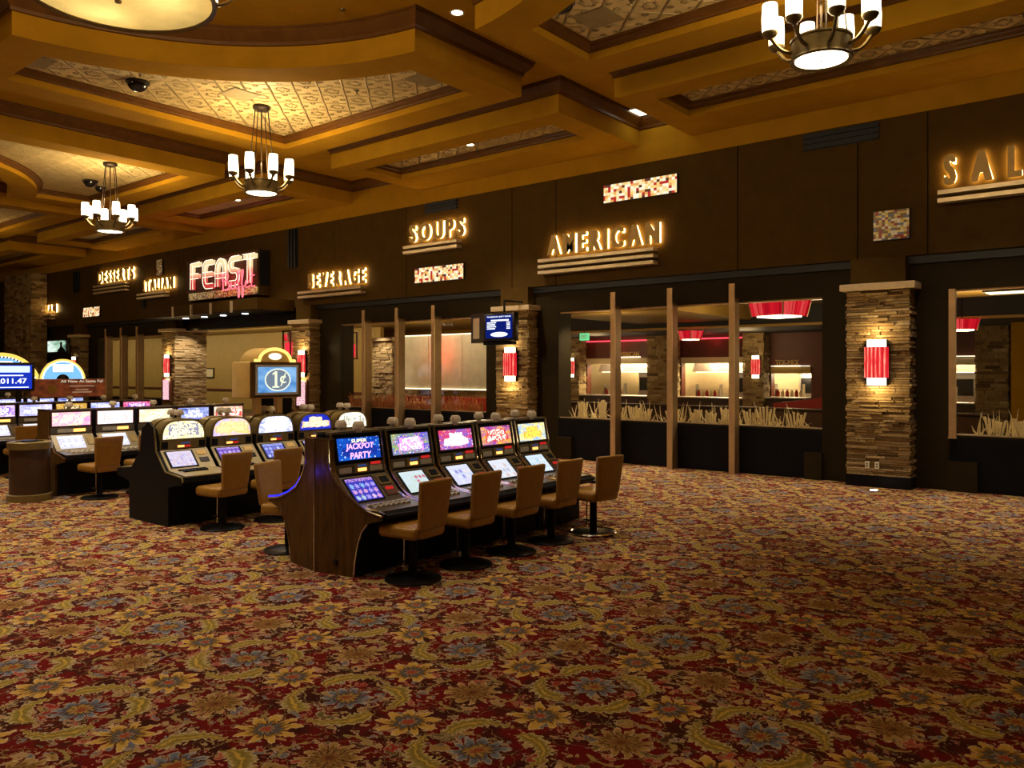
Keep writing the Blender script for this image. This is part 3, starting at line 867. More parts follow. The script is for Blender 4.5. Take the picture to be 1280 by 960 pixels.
for k, ch in enumerate('FEAST'):
    w = .58; h = .78
    for st in FLt[ch]:
        pts = [(lx + a * w, zb + b * h) for a, b in st]
        for (ax, az), (bx, bz) in zip(pts, pts[1:]):
            d = Vector((bx - ax, bz - az)); d.normalize(); n2 = Vector((-d.y, d.x)) * .075; e = d * .05
            ground.add([(ax - e.x + n2.x, -.12, az - e.y + n2.y), (ax - e.x - n2.x, -.12, az - e.y - n2.y), (bx + e.x - n2.x, -.12, bz + e.y - n2.y), (bx + e.x + n2.x, -.12, bz + e.y + n2.y),
                        (ax - e.x + n2.x, -.04, az - e.y + n2.y), (ax - e.x - n2.x, -.04, az - e.y - n2.y), (bx + e.x - n2.x, -.04, bz + e.y - n2.y), (bx + e.x + n2.x, -.04, bz + e.y + n2.y)],
                       [(0, 1, 2, 3), (0, 4, 5, 1), (2, 6, 7, 3), (1, 5, 6, 2), (3, 7, 4, 0)])
        for sgn in (-1, 1):
            tp = []
            for i, (ax, az) in enumerate(pts):
                a = pts[max(i - 1, 0)]; b = pts[min(i + 1, len(pts) - 1)]
                d = Vector((b[0] - a[0], b[1] - a[1])).normalized()
                ex = d * (.05 if i == len(pts) - 1 else (-.05 if i == 0 else 0))
                tp.append((ax - d.y * .082 * sgn + ex.x, -.145, az + d.x * .082 * sgn + ex.y))
            outline.tube(tp, .011, 6)
    lx += w + .20
ground.obj('letter_face', M['feast'], t)
outline.obj('letter_outline', M['whiteneon'], t, 50)
# script "Buffet" as one bent tube
def script():
    raw = []
    B = [(0, .55), (.02, .95), (.05, .02), (.03, .5), (.05, .95), (.25, 1.0), (.36, .85), (.28, .62), (.12, .52), (.32, .46), (.42, .25), (.32, .04), (.05, 0)]
    u = [(.5, .05), (.52, .42), (.54, .1), (.64, .02), (.74, .12), (.77, .42), (.78, .08), (.84, .04)]
    f1 = [(.90, .2), (.98, .8), (1.0, 1.05), (.94, 1.1), (.92, .8), (.94, -.2), (.93, -.5), (.98, -.52), (1.0, -.2), (.98, .05), (1.06, .1)]
    f2 = [(1.12, .2), (1.2, .8), (1.22, 1.05), (1.16, 1.1), (1.14, .8), (1.16, -.2), (1.15, -.5), (1.20, -.52), (1.22, -.2), (1.20, .05), (1.28, .12)]
    e = [(1.38, .22), (1.48, .3), (1.47, .42), (1.38, .42), (1.33, .22), (1.38, .05), (1.5, .03), (1.6, .1)]
    tt = [(1.66, .5), (1.70, .95), (1.68, .15), (1.74, .03), (1.86, .06)]
    return [B, u, f1, f2, e, tt, [(1.58, .66), (1.84, .70)], [(0, 0), (.45, .03)]]
sc = MB()
ox, oz, kx, kz = -23.75 + 24.2, .22, .98, .52
for st in script():
    # smooth with a Catmull-Rom pass
    P = [Vector((a, b)) for a, b in st]; out = []
    for i in range(len(P) - 1):
        p0 = P[max(i - 1, 0)]; p1 = P[i]; p2 = P[i + 1]; p3 = P[min(i + 2, len(P) - 1)]
        for j in range(4):
            q = j / 4
            out.append(.5 * ((2 * p1) + (p2 - p0) * q + (2 * p0 - 5 * p1 + 4 * p2 - p3) * q * q + (3 * p1 - p0 - 3 * p2 + p3) * q ** 3))
    out.append(P[-1])
    sc.tube([(ox + v.x * kx, -.20, oz + v.y * kz) for v in out], .017, 6)
sc.obj('script_tube', M['pinkglow'], t, 50)

t = thing('entrance_canopy', 'projecting dark canopy with four metal fins over the buffet entrance', 'canopy', (-24, 13.7, 3.84))
MB().box(-3.9, 0, 0, 3.2, 1.29, .34).obj('canopy_box', M['fascia'], t)
MB().box(-3.85, .03, -.02, 3.15, 1.29, 0).obj('underside', M['blueblack'], t)
for x in (-25.62, -24.46, -23.3, -22.14):
    MB().box(x + 24 - .035, -.05, -.05, x + 24 + .035, 0, .30).obj('fin', M['bar'], t)
for x in (-26.2, -25.0, -23.86, -22.6):
    MB().lathe([(.1, 0), (.1, -.015), (0, -.015)], (x + 24, .75, -.02), 16).obj('downlight', M['coolwhite'], t)

# ============================================================ CEILING ITEMS
def smooth_arm(a, r0, r1, z0, z1):
    pts = []
    for i in range(9):
        q = i / 8
        rr = r0 + (r1 - r0) * q; zz = z0 + (z1 - z0) * q - .055 * math.sin(PI * q)
        pts.append((rr * math.cos(a), rr * math.sin(a), zz))
    return pts
def chandelier(loc, label, group, n=8, rb=.31, rs=.54, H=.24, sh=.31, sr=.082, ceil=ZT, rods=4, dome=False, phase=0):
    t = thing('chandelier', label, 'chandelier', loc, 0, group)
    top = ceil - loc[2]
    MB().lathe([(0.0, top), (.16 if not dome else .3, top), (.16 if not dome else .3, top - .05), (.13 if not dome else .26, top - .08), (0.0, top - .08)], n=24).obj('ceiling_plate', M['rod'], t, 40)
    MB().tube([(0, 0, top - .06), (0, 0, .03)], .012, 8).obj('centre_rod', M['rod'], t)
    rr = .13 if not dome else .26
    for k in range(rods):
        a = 2 * PI * k / rods + .5
        MB().tube([(rr * math.cos(a), rr * math.sin(a), top - .06), ((rb - .04) * math.cos(a), (rb - .04) * math.sin(a), H)], .009 if not dome else .014, 6).obj('suspension_rod', M['rod'], t)
    MB().lathe([(rb - .04, .02), (rb, .0), (rb + .012, .02), (rb - .005, .05), (rb - .005, H - .03), (rb + .01, H - .02), (rb + .01, H), (rb - .03, H), (rb - .03, .05), (rb - .04, .02)], n=48).obj('drum', M['bowlmetal'], t, 30)
    if dome:
        MB().lathe([(rb - .035, .03), (rb * .8, -.01), (rb * .5, -.035), (rb * .2, -.045), (0.0, -.047)], n=48).obj('diffuser_bowl', M['alabaster'], t, 60)
        MB().lathe([(rb - .02, H - .03), (rb - .02, H - .01), (0, H - .01)], n=48).obj('light_block_lid', M['bowlmetal'], t)  # unseen lid added to block the upper light from the bowl
        MB().lathe([(.035, -.05), (.03, -.07), (0, -.075)], n=12).obj('finial', M['bowlmetal'], t)
    else:
        MB().lathe([(rb - .035, .022), (rb * .5, .012), (0.0, .01)], n=32).obj('diffuser_disc', M['bulb'], t, 60)
        MB().lathe([(.012, .01), (.012, 0), (0, -.004)], n=8).obj('finial', M['bowlmetal'], t)
    for k in range(n):
        a = 2 * PI * (k + .5) / n + phase
        z1 = H + .05
        arm = MB().tube(smooth_arm(a, rb, rs, H * .45, z1), .022, 6)
        cx, cy = rs * math.cos(a), rs * math.sin(a)
        arm.lathe([(0.02, z1 - .03), (sr * .8, z1), (sr * 1.05, z1 + .03), (sr * 1.05, z1 + .045), (.02, z1 + .045)], (cx, cy, 0), 16)
        ar = arm.obj('arm', M['bowlmetal'], t, 40)
        MB().lathe([(sr, z1 + .04), (sr * 1.05, z1 + .04 + sh * .5), (sr * .95, z1 + .04 + sh), (sr * .7, z1 + .04 + sh)], (cx, cy, 0), 16).obj('glass_shade', M['bulb'], ar, 50)
    return t
CH = [((-13.27, 8.83, 5.34), 'eight shade chandelier above the one cent sign, middle of the three small ones'),
      ((-19.72, 8.95, 5.34), 'smallest looking eight shade chandelier, above the highest word sign at the far left'),
      ((-2.9, 8.86, 5.34), 'large looking eight shade chandelier hanging near the SALADS sign at the upper right')]
for loc, lab in CH:
    chandelier(loc, lab, 'small drum chandeliers', phase=.2)
chandelier((-8.2, 3.8, 5.78), 'very large bowl chandelier with glowing alabaster disc in the round ceiling recess', 'small drum chandeliers', n=12, rb=.93, rs=1.22, H=.34, sh=.34, sr=.095, ceil=ZC, rods=6, dome=True)['group'] = 'great bowl chandelier'
LIGHTS = []
def point(loc, e, c=(1, .70, .34), r=.3, name='lamp_light'):
    L = bpy.data.lights.new(name, 'POINT'); L.energy = e; L.color = c; L.shadow_soft_size = r
    o = bpy.data.objects.new(name, L); col.objects.link(o); o.location = loc; return o
def spot(loc, e, ang=80, blend=.6, c=(1, .86, .68), r=.08, aim=None, name='spot_beam'):
    L = bpy.data.lights.new(name, 'SPOT'); L.energy = e; L.color = c; L.shadow_soft_size = r; L.spot_size = R(ang); L.spot_blend = blend
    o = bpy.data.objects.new(name, L); col.objects.link(o); o.location = loc
    if aim is not None: o.rotation_euler = (Vector(aim) - Vector(loc)).to_track_quat('-Z', 'Y').to_euler()
    return o
def area(loc, e, sx, sy, aim, c=(1, .8, .5), name='area_fill'):
    L = bpy.data.lights.new(name, 'AREA'); L.shape = 'RECTANGLE'; L.size = sx; L.size_y = sy; L.energy = e; L.color = c
    o = bpy.data.objects.new(name, L); col.objects.link(o); o.location = loc
    o.rotation_euler = (Vector(aim) - Vector(loc)).to_track_quat('-Z', 'Y').to_euler(); return o
for loc, lab in CH:
    point((loc[0], loc[1], loc[2] + .62), 145 if loc[0] > -5 else 235)
point((-8.2, 3.8, 6.55), 280, r=.5)
for k in range(3):
    a = k * 2 * PI / 3 + .9
    point((-8.2 + .45 * math.cos(a), 3.8 + .45 * math.sin(a), 5.97), 42, (1, .88, .55), .05, 'bowl_bulb')
# added fill lights standing for unseen fittings in the rest of the hall
for loc in ((-2.9, -1.2, 5.96), (-13.3, -1.2, 5.96), (-30.5, 8.9, 5.96), (-25.25, 3.8, 6.4), (-20, -1.2, 5.96), (-37, 8.9, 5.96), (5, 3, 6)):
    point(loc, 80)
point((-23.6, 14.1, 4.95), 30, (1, .12, .08), .4, 'neon_wash')
def downlight(x, y, z, lab, e=None, ang=75):
    t = thing('recessed_downlight', lab, 'downlight', (x, y, z), 0, 'recessed downlights in the ceiling')
    MB().lathe([(.085, 0), (.11, 0), (.11, -.012), (.085, -.006), (.085, 0)], n=20).obj('trim_ring', M['plug'], t, 40)
    MB().lathe([(.084, -.004), (0.0, -.004)], n=20).obj('lens', M['downlight'], t)
    if e: spot((x, y, z - .03), e, ang, aim=(x, y, 0))
downlight(-8.25, 8.85, ZC, 'recessed downlight in the upper ceiling between two large coffers', 500, 70)
downlight(-11.94, 13.22, ZT, 'recessed downlight in the narrow coffer above the long mosaic', 700, 80)
downlight(-21.07, 13.22, ZT, 'recessed downlight beside the middle chandelier over the neon sign', 500, 80)
for x, y, z, lab, r in ((-13.8, 6.73, ZT, 'black camera dome on the tin panel left of the middle chandelier', .17), (-6.35, 8.9, ZT, 'black camera dome on the tin panel at the top of the picture', .15),
                     (-21.95, 9.45, ZT, 'left black camera dome beside the far left chandelier', .17), (-22.5, 9.95, ZT, 'right black camera dome beside the far left chandelier', .13)):
    t = thing('camera_dome', lab, 'security camera', (x, y, z), 0, 'camera domes on the ceiling')
    MB().lathe([(0, 0), (r * 1.15, 0), (r * 1.15, -.03), (r, -.035)], n=24).obj('base', M['gunmetal'], t, 40)
    MB().lathe([(r * math.cos(q), -.03 - r * .85 * math.sin(q)) for q in [PI / 2 * i / 7 for i in range(8)]], n=24).obj('dome', M['glossblack'], t, 60)
for x, y, z, lab in ((-9.5, 7.7, ZC, 'sprinkler head in the plaster of the round recess'), (-5.6, 9.45, ZT, 'sprinkler head on the tin panel at the upper right'), (-11.2, 9.4, ZT, 'sprinkler head on the tin panel right of the middle chandelier')):
    t = thing('sprinkler_head', lab, 'sprinkler', (x, y, z), 0, 'sprinkler heads')
    MB().lathe([(0, 0), (.045, 0), (.04, -.012), (.012, -.014), (.012, -.05), (0, -.05)], n=16).obj('escutcheon', M['bowlmetal'], t, 40)
    MB().lathe([(0, -.05), (.03, -.052), (.03, -.058), (0, -.06)], n=12).obj('deflector', M['chrome'], t)
for x, y, lab in ((-6.25, 9.62, 'square air panel among the tin tiles at the upper right'), (-9.85, 9.8, 'square air panel in the tin corner over the first slot row'), (-13.0, 8.2, 'square air panel beside the middle chandelier'), (-18.4, 8.95, 'square air panel right of the far left chandelier'), (-14.15, 5.2, 'square air panel at the far end of the middle coffer')):
    t = thing('ceiling_vent', lab, 'vent', (x, y, ZT), 0, 'square air panels in the tin ceiling')
    MB().box(-.27, -.27, -.008, .27, .27, 0).obj('frame', M['vent'], t)
    MB().box(-.25, -.25, -.013, .25, .25, -.008).obj('plate', M['vent'], t)
t = thing('ceiling_light_panel', 'bright cream light panel in the gap above the ochre band', 'ceiling light', (-8.35, 14.55, ZC))
MB().box(-.55, -.25, -.03, .55, .25, 0).obj('housing', M['plug'], t)
MB().box(-.52, -.22, -.036, .52, .22, -.03).obj('diffuser', M['kitchenlamp'], t)

# ============================================================ SLOT STOOLS
STG = 'tan leather slot stools'
def make_stool():
    t = thing('slot_stool', 'x', 'stool', (0, 0, 0), 0, STG)
    MB().lathe([(0, 0), (.275, 0), (.275, .015), (.262, .024), (.12, .034), (.06, .05), (0, .05)], n=40).obj('base', M['gunmetal'], t, 35)
    MB().lathe([(.045, .04), (.045, .40), (.085, .42), (.085, .445), (0, .445)], n=20).obj('post', M['black'], t, 40)
    MB().tube([(-.13, .02, .05), (-.13, .02, .43)], .009, 8).obj('height_rod', M['chrome'], t, 40)
    MB().tube([(-.13 + .055 * math.cos(q), .02 + .055 * math.sin(q), .14) for q in [2 * PI * i / 16 for i in range(17)]], .008, 6).obj('foot_ring', M['gunmetal'], t, 40)
    MB().rbox(-.25, -.235, .42, .22, .235, .545, .045, 4).obj('seat', M['leather'], t, 50)
    MB().rbox(.16, -.17, .43, .255, .17, .53, .03, 3).obj('back_bracket', M['leather'], t, 50)
    # backrest: a slightly flared, curved pad
    bm = bmesh.new()
    bmesh.ops.create_cube(bm, size=1)
    for v in bm.verts: v.co = Vector((v.co.x * .06, v.co.y * .42, v.co.z * .47))
    bmesh.ops.bevel(bm, geom=bm.edges[:], offset=.022, segments=3, profile=.5, affect='EDGES')
    bmesh.ops.subdivide_edges(bm, edges=[e for e in bm.edges if abs(e.verts[0].co.z - e.verts[1].co.z) > .2 or abs(e.verts[0].co.y - e.verts[1].co.y) > .2], cuts=4, use_grid_fill=True)
    for v in bm.verts:
        q = (v.co.z + .235) / .47
        v.co.y *= .90 + .20 * q
        v.co.x += .235 + .055 * q - .16 * (v.co.y ** 2) * .9
        v.co.z += .745
    MB().bm(bm).obj('backrest', M['leather'], t, 50)
    return t
stool0 = make_stool(); first = [True]
def stool(x, y, rz, label, group=STG):
    if first[0]:
        first[0] = False
        stool0.location = (x, y, 0); stool0.rotation_euler = (0, 0, rz); stool0['label'] = label; stool0['group'] = group; return stool0
    return dup(stool0, (x, y, 0), rz, label, group)[0]
ORD = ['first', 'second', 'third', 'fourth', 'fifth', 'sixth']
for k, (x, y, rz) in enumerate(((-5.63, 5.42, .10), (-5.63, 6.17, .05), (-5.63, 6.92, .0), (-5.63, 7.66, -.03), (-5.50, 8.36, -.18))):
    st5 = stool(x, y, rz, 'tan leather stool, %s from the wood end panel, at the nearest slot row' % ORD[k])
MB().lathe([(.262, .022), (.285, .012), (.29, .022), (.275, .034), (.262, .022)], n=40).obj('chrome_base_ring', M['chrome'], st5, 40)
for k, (x, y, rz) in enumerate(((-7.62, 5.42, PI + .35), (-7.6, 6.17, PI))):
    stool(x, y, rz, 'tan stool facing the camera behind the wood end panel%s' % ['', ', the more hidden one'][k])
for k, (x, y, rz) in enumerate(((-9.36, 5.66, .12), (-9.33, 6.42, .05))):
    stool(x, y, rz, 'tan stool before the %s domed slot machine from the left' % ['first', 'second'][k])
for k, (x, y, rz) in enumerate(((-13.1, 5.78, .08), (-13.15, 6.52, .0), (-13.15, 7.24, 0))):
    stool(x, y, rz, '%s tan stool at the flat topped slot row beside the waste bin' % ORD[k])
for k, (x, y, rz) in enumerate(((-16.8, 5.98, .05), (-16.8, 6.68, .1))):
    stool(x, y, rz, 'tan stool at the fourth slot row, %s' % ['left of the waste bin', 'half hidden by the waste bin'][k])

# ========================================================== SLOT MACHINES
W = .335
PROF = [(.02, .02), (.50, .02), (.50, .50), (.62, .535), (.84, .565), (.885, .60), (.885, .635), (.86, .655), (.44, .685), (.185, .925), (.165, .955), (.155, 1.06), (.10, 1.335), (.085, 1.365), (.02, 1.375)]
def slab(mb, a, b, y0, y1, th=.008, lift=.0):
    """thin plate lying on the line a-b of the profile, between y0 and y1"""
    A = Vector((a[0], 0, a[1])); B = Vector((b[0], 0, b[1])); d = (B - A).normalized(); n = Vector((d.z, 0, -d.x))
    if n.x < 0: n = -n
    p = [A + n * lift, B + n * lift]
    q = [v + n * th for v in p]
    mb.add([(p[0].x, y0, p[0].z), (p[0].x, y1, p[0].z), (p[1].x, y1, p[1].z), (p[1].x, y0, p[1].z),
            (q[0].x, y0, q[0].z), (q[0].x, y1, q[0].z), (q[1].x, y1, q[1].z), (q[1].x, y0, q[1].z)],
           [(3, 2, 1, 0), (4, 5, 6, 7), (0, 1, 5, 4), (1, 2, 6, 5), (2, 3, 7, 6), (3, 0, 4, 7)])
    return mb
def lerp(a, b, t): return (a[0] + (b[0] - a[0]) * t, a[1] + (b[1] - a[1]) * t)
def buttons(t, m, y0=-.22, y1=.14, n=7, x=.60, z=.682):
    p = (y1 - y0) / (n - 1)
    for xo, zo, cnt, sh in ((0, 0, n, 0), (.082, -.004, n - 1, .5)):
        poly = [(y0 + sh * p - .03, z + zo - .012)]
        for k in range(cnt):
            y = y0 + (k + sh) * p; h = p * .36
            poly += [(y - h, z + zo), (y - h * .8, z + zo + .014), (y + h * .8, z + zo + .014), (y + h, z + zo)]
        poly.append((y0 + (cnt - 1 + sh) * p + .03, z + zo - .012))
        MB().prism(poly, x + xo - .022, x + xo + .022, 'x').obj('button_row', m, t)
def tower(t, x):
    MB().lathe([(0, 1.37), (.03, 1.37), (.03, 1.405), (.062, 1.41), (.062, 1.445), (.055, 1.462), (.042, 1.482), (0, 1.482)], (x, .0, 0), 16).obj('top_light', M['candle'], t, 40)

def machine_slant():
    t = thing('slot_machine', 'x', 'slot machine')
    MB().prism(PROF, -W, W).obj('cabinet', M['black'], t)
    g0, g1 = (.152, 1.075), (.103, 1.325)
    MB().box(0.02, -W, 1.36, .12, W, 1.385).obj('top_cover', M['machmetal'], t)
    gf = slab(MB(), g0, g1, -.30, .30, .012).obj('glass_frame', M['gunmetal'], t)
    slab(MB(), lerp(g0, g1, .07), lerp(g0, g1, .95), -.275, .275, .006, .012).obj('art_glass', None, gf).data.materials.append(M['black'])
    slab(MB(), (.168, .95), (.156, 1.055), -.31, .31, .010).obj('service_strip', M['machmetal'], t)
    for y0, y1 in ((-.29, -.13), (.11, .28)):
        slab(MB(), (.166, .965), (.160, 1.02), y0, y1, .012, .010).obj('speaker_plate', M['greyplate'], t)
    ba = slab(MB(), (.166, .958), (.156, 1.05), -.10, .08, .022, .010).obj('bill_acceptor', M['olivepanel'], t)
    slab(MB(), (.165, .972), (.161, 1.005), -.06, .05, .006, .032).obj('lit_slot', M['amber'], ba)
    slab(MB(), (.160, 1.02), (.158, 1.04), -.06, .05, .006, .032).obj('blue_strip', M['bluedisp'], ba)
    slab(MB(), (.160, 1.028), (.156, 1.058), .13, .26, .006, .012).obj('credit_display', M['reddisp'], ba)
    s0, s1 = (.44, .685), (.185, .925)
    sb = slab(MB(), s0, s1, -.325, .325, .012).obj('screen_bezel', M['machmetal'], t)
    slab(MB(), lerp(s0, s1, .04), lerp(s0, s1, .93), -.29, .10, .006, .012).obj('screen_surround', M['black'], sb)
    slab(MB(), lerp(s0, s1, .09), lerp(s0, s1, .88), -.265, .075, .006, .018).obj('game_screen', None, sb).data.materials.append(M['black'])
    cr = slab(MB(), lerp(s0, s1, .55), lerp(s0, s1, .9), .14, .30, .012, .012).obj('card_reader', M['olivepanel'], t)
    slab(MB(), lerp(s0, s1, .62), lerp(s0, s1, .84), .165, .275, .005, .024).obj('reader_slot', M['black'], cr)
    kp = slab(MB(), lerp(s0, s1, .14), lerp(s0, s1, .46), .15, .29, .010, .012).obj('keypad', M['redlac'], t)
    slab(MB(), lerp(s0, s1, .34), lerp(s0, s1, .44), .17, .27, .005, .022).obj('keypad_display', M['reddisp'], kp)
    slab(MB(), (.84, .657), (.45, .685), -.32, .32, .012).obj('button_deck', M['machmetal'], t)
    buttons(t, M['greyplate'], -.27, .2, 8, .60, .692)
    for s in (-1, 1):
        pts = [(.10, s * (W - .006), 1.36), (.15, s * (W - .006), 1.10), (.175, s * (W - .006), .95), (.24, s * (W - .006), .875), (.36, s * (W - .006), .765), (.46, s * (W - .006), .70), (.60, s * (W - .006), .680), (.80, s * (W - .006), .668), (.88, s * (W - .02), .64)]
        MB().tube(pts, .015, 6).obj('side_rail', M['chrome'], t, 50)
    MB().tube([(.895, -W + .02, .625), (.90, 0, .62), (.895, W - .02, .625)], .022, 8).obj('arm_rest', M['black'], t, 50)
    tower(t, .13)
    return t

def arch_pts(w, h, n=14, e=.55):
    return [(w * (1 if math.cos(PI * i / n) >= 0 else -1) * abs(math.cos(PI * i / n)) ** e, h * abs(math.sin(PI * i / n)) ** .8) for i in range(n + 1)]
def machine_dome():
    t = thing('slot_machine', 'x', 'slot machine')
    body = [(.02, .02), (.50, .02), (.50, .50), (.62, .535), (.84, .565), (.87, .60), (.86, .655), (.44, .70), (.20, .945), (.185, .965), (.185, 1.09), (.02, 1.09)]
    MB().prism(body, -W, W).obj('cabinet', M['black'], t)
    # barrel top: an arch swept front to back
    a = arch_pts(.325, .27)
    bt = MB().prism([(y, 1.09 + z) for y, z in a], .02, .20, 'x').obj('barrel_top', M['olivepanel'], t, 40)
    b = arch_pts(.29, .235)
    MB().prism([(y, 1.10 + z) for y, z in b], .20, .212, 'x').obj('art_glass', None, bt).data.materials.append(M['black'])
    rim = MB(); rim.tube([(.21, y * 1.0, 1.095 + z) for y, z in arch_pts(.305, .25)], .012, 6); rim.obj('arch_rim', M['olivepanel'], bt, 50)
    slab(MB(), (.19, .965), (.19, 1.085), -.325, .325, .012).obj('service_strip', M['olivepanel'], t)
    for y0, y1 in ((-.31, -.22), (.22, .31)):
        slab(MB(), (.19, .975), (.19, 1.065), y0, y1, .006, .012).obj('speaker_grille', M['black'], t)
    ba = slab(MB(), (.19, .97), (.19, 1.065), -.12, .12, .014, .012).obj('bill_acceptor', M['olivepanel'], t)
    slab(MB(), (.19, .985), (.19, 1.012), -.09, .0, .006, .026).obj('lit_slot', M['amber'], ba)
    slab(MB(), (.19, .985), (.19, 1.012), .005, .09, .006, .026).obj('credit_display', M['reddisp'], ba)
    slab(MB(), (.19, 1.03), (.19, 1.048), -.04, .08, .006, .026).obj('blue_strip', M['bluedisp'], ba)
    s0, s1 = (.44, .70), (.20, .945)
    sb = slab(MB(), s0, s1, -.33, .33, .016).obj('screen_bezel', M['beige'], t)
    slab(MB(), lerp(s0, s1, .10), lerp(s0, s1, .93), -.295, .10, .006, .016).obj('screen_surround', M['black'], sb)
    slab(MB(), lerp(s0, s1, .16), lerp(s0, s1, .88), -.265, .07, .006, .022).obj('game_screen', None, sb).data.materials.append(M['black'])
    slab(MB(), lerp(s0, s1, .66), lerp(s0, s1, .88), .15, .28, .008, .016).obj('ticket_slot', M['signgold'], t)
    cr = slab(MB(), lerp(s0, s1, .30), lerp(s0, s1, .52), .15, .28, .008, .016).obj('card_reader', M['gunmetal'], t)
    slab(MB(), (.85, .66), (.45, .70), -.33, .33, .014).obj('button_deck', M['beige'], t)
    buttons(t, M['gunmetal'], -.22, .12, 8, .52, .712)
    tower(t, .08)
    return t

def machine_flat():
    t = thing('slot_machine', 'x', 'slot machine')
    body = [(.02, .02), (.50, .02), (.50, .50), (.62, .535), (.80, .565), (.83, .60), (.82, .655), (.44, .70), (.20, .945), (.185, .965), (.185, 1.345), (.02, 1.345)]
    MB().prism(body, -W, W).obj('cabinet', M['black'], t)
    MB().box(.02, -W, 1.345, .20, W, 1.37).obj('top_cover', M['machmetal'], t)
    gf = slab(MB(), (.187, 1.085), (.187, 1.335), -.32, .32, .012).obj('glass_frame', M['redlac'], t)
    slab(MB(), (.187, 1.10), (.187, 1.32), -.30, .30, .006, .012).obj('art_glass', None, gf).data.materials.append(M['black'])
    slab(MB(), (.19, .965), (.19, 1.075), -.325, .325, .012).obj('service_strip', M['machmetal'], t)
    ba = slab(MB(), (.19, .99), (.19, 1.05), -.22, .02, .008, .012).obj('bill_acceptor', M['greyplate'], t)
    slab(MB(), (.19, .995), (.19, 1.045), .03, .22, .008, .012).obj('lit_slot', M['amber'], ba)
    s0, s1 = (.44, .70), (.20, .945)
    sb = slab(MB(), s0, s1, -.33, .33, .014).obj('screen_bezel', M['machmetal'], t)
    slab(MB(), lerp(s0, s1, .12), lerp(s0, s1, .9), -.25, .15, .006, .014).obj('game_screen', None, sb).data.materials.append(M['black'])
    cr = slab(MB(), lerp(s0, s1, .3), lerp(s0, s1, .8), .20, .30, .008, .014).obj('card_reader', M['olivepanel'], t)
    slab(MB(), (.81, .66), (.45, .70), -.33, .33, .012).obj('button_deck', M['machmetal'], t)
    buttons(t, M['plug'], -.2, .2, 6, .56, .70)
    tower(t, .10)
    return t

blue = (.01, .02, .34); navy = (.005, .01, .12); white = (1, .97, .9); pink = (.75, .16, .55); red = (.62, .02, .03); yel = (1, .66, .08); org = (.9, .28, .03); grn = (.04, .28, .06); vio = (.16, .04, .5); cyan = (.15, .5, .9)
lav = (.45, .38, .95); ice = (.72, .85, .95)
A1 = [art_mat('blue_jackpot_art', 1.3, (.004, .02, .30), (.01, .10, .55), [cyan, white, (.02, .05, .5), (.3, .5, .9), navy], [(.01, .03, .3), (.02, .06, .4), (.01, .03, .3)], 1.5, 7),
      art_mat('green_violet_art', 2.1, (.25, .35, .12), (.10, .06, .55), [white, yel, grn, pink, red], [white, vio, (.85, .3, .75)], 1.9),
      art_mat('red_starburst_art', 3.7, (.60, .03, .05), (.16, .10, .45), [yel, org, white, pink, (.3, .05, .4)], [white, (.35, .1, .5), (.9, .8, .95)], 1.9),
      art_mat('violet_gold_art', 4.4, (.9, .45, .02), (.28, .03, .36), [yel, grn, org, red, pink], [(1, .9, .75), (.4, .02, .02), red], 1.7),
      art_mat('yellow_blue_art', 5.9, (.1, .35, .75), (.95, .75, .15), [white, yel, cyan, grn, vio], [yel, (.55, .5, .05), (.7, .35, .02)], 1.9)]
S1 = [reel_mat('violet_reels', 1, (.06, .05, .55), [(.75, .4, .75), (.3, .55, .95), lav, (.5, .65, .8), (.85, .6, .85)], 5, 3, 1.0),
      reel_mat('pale_blue_screen', 2, (.72, .88, .92), [(.85, .92, .95), (.7, .2, .25), (.75, .85, .9), (.8, .9, .95), (.7, .85, .75)], 6, 4, .95),
      reel_mat('white_lilac_screen', 3, (.75, .78, .98), [(.85, .9, 1), (.35, .35, .85), (.8, .75, 1), (.9, .85, .9), (.6, .7, .95)], 5, 3, 1.0),
      reel_mat('white_screen', 4, (.82, .86, .95), [(.9, .9, 1), (.8, .6, .6), (.75, .85, 1), (.9, .9, .9), (.6, .6, .75)], 5, 3, 1.0),
      reel_mat('ice_blue_screen', 5, (.68, .84, .95), [(.85, .95, 1), (.75, .7, .5), (.3, .5, .8), (.9, .9, .9), (.5, .75, .85)], 5, 3, 1.0)]
A2 = [art_mat('cream_blue_art', 11.2, (.9, .72, .28), (1, .93, .68), [(.1, .14, .4), (.25, .3, .5), yel, white], [(1, .93, .65), (.8, .7, .4), (.15, .16, .35)], 1.6, 6),
      art_mat('gold_violet_art', 12.8, (1, .62, .10), (.5, .45, .95), [yel, org, white, lav], [(1, .85, .35), (1, .7, .2), (.9, .5, .2)], 1.8, 5),
      art_mat('white_blue_art', 13.5, (.25, .3, .85), (.85, .85, 1), [white, lav, (.2, .2, .7), (.7, .5, .6)], [white, (.8, .85, 1), (.85, .9, 1)], 2.0, 8),
      art_mat('yellow_navy_art', 14.1, (.01, .02, .35), (.02, .03, .45), [blue, navy, (.1, .1, .5)], [(1, .92, .5), (.9, .8, .9), (.95, .6, .3)], 1.8, 6),
      art_mat('cream_art', 15.6, (.95, .9, .65), (1, .95, .8), [(.8, .75, .5), white, (.5, .5, .35)], [(1, .96, .8), (.9, .85, .6), (.25, .25, .2)], 1.8, 5)]
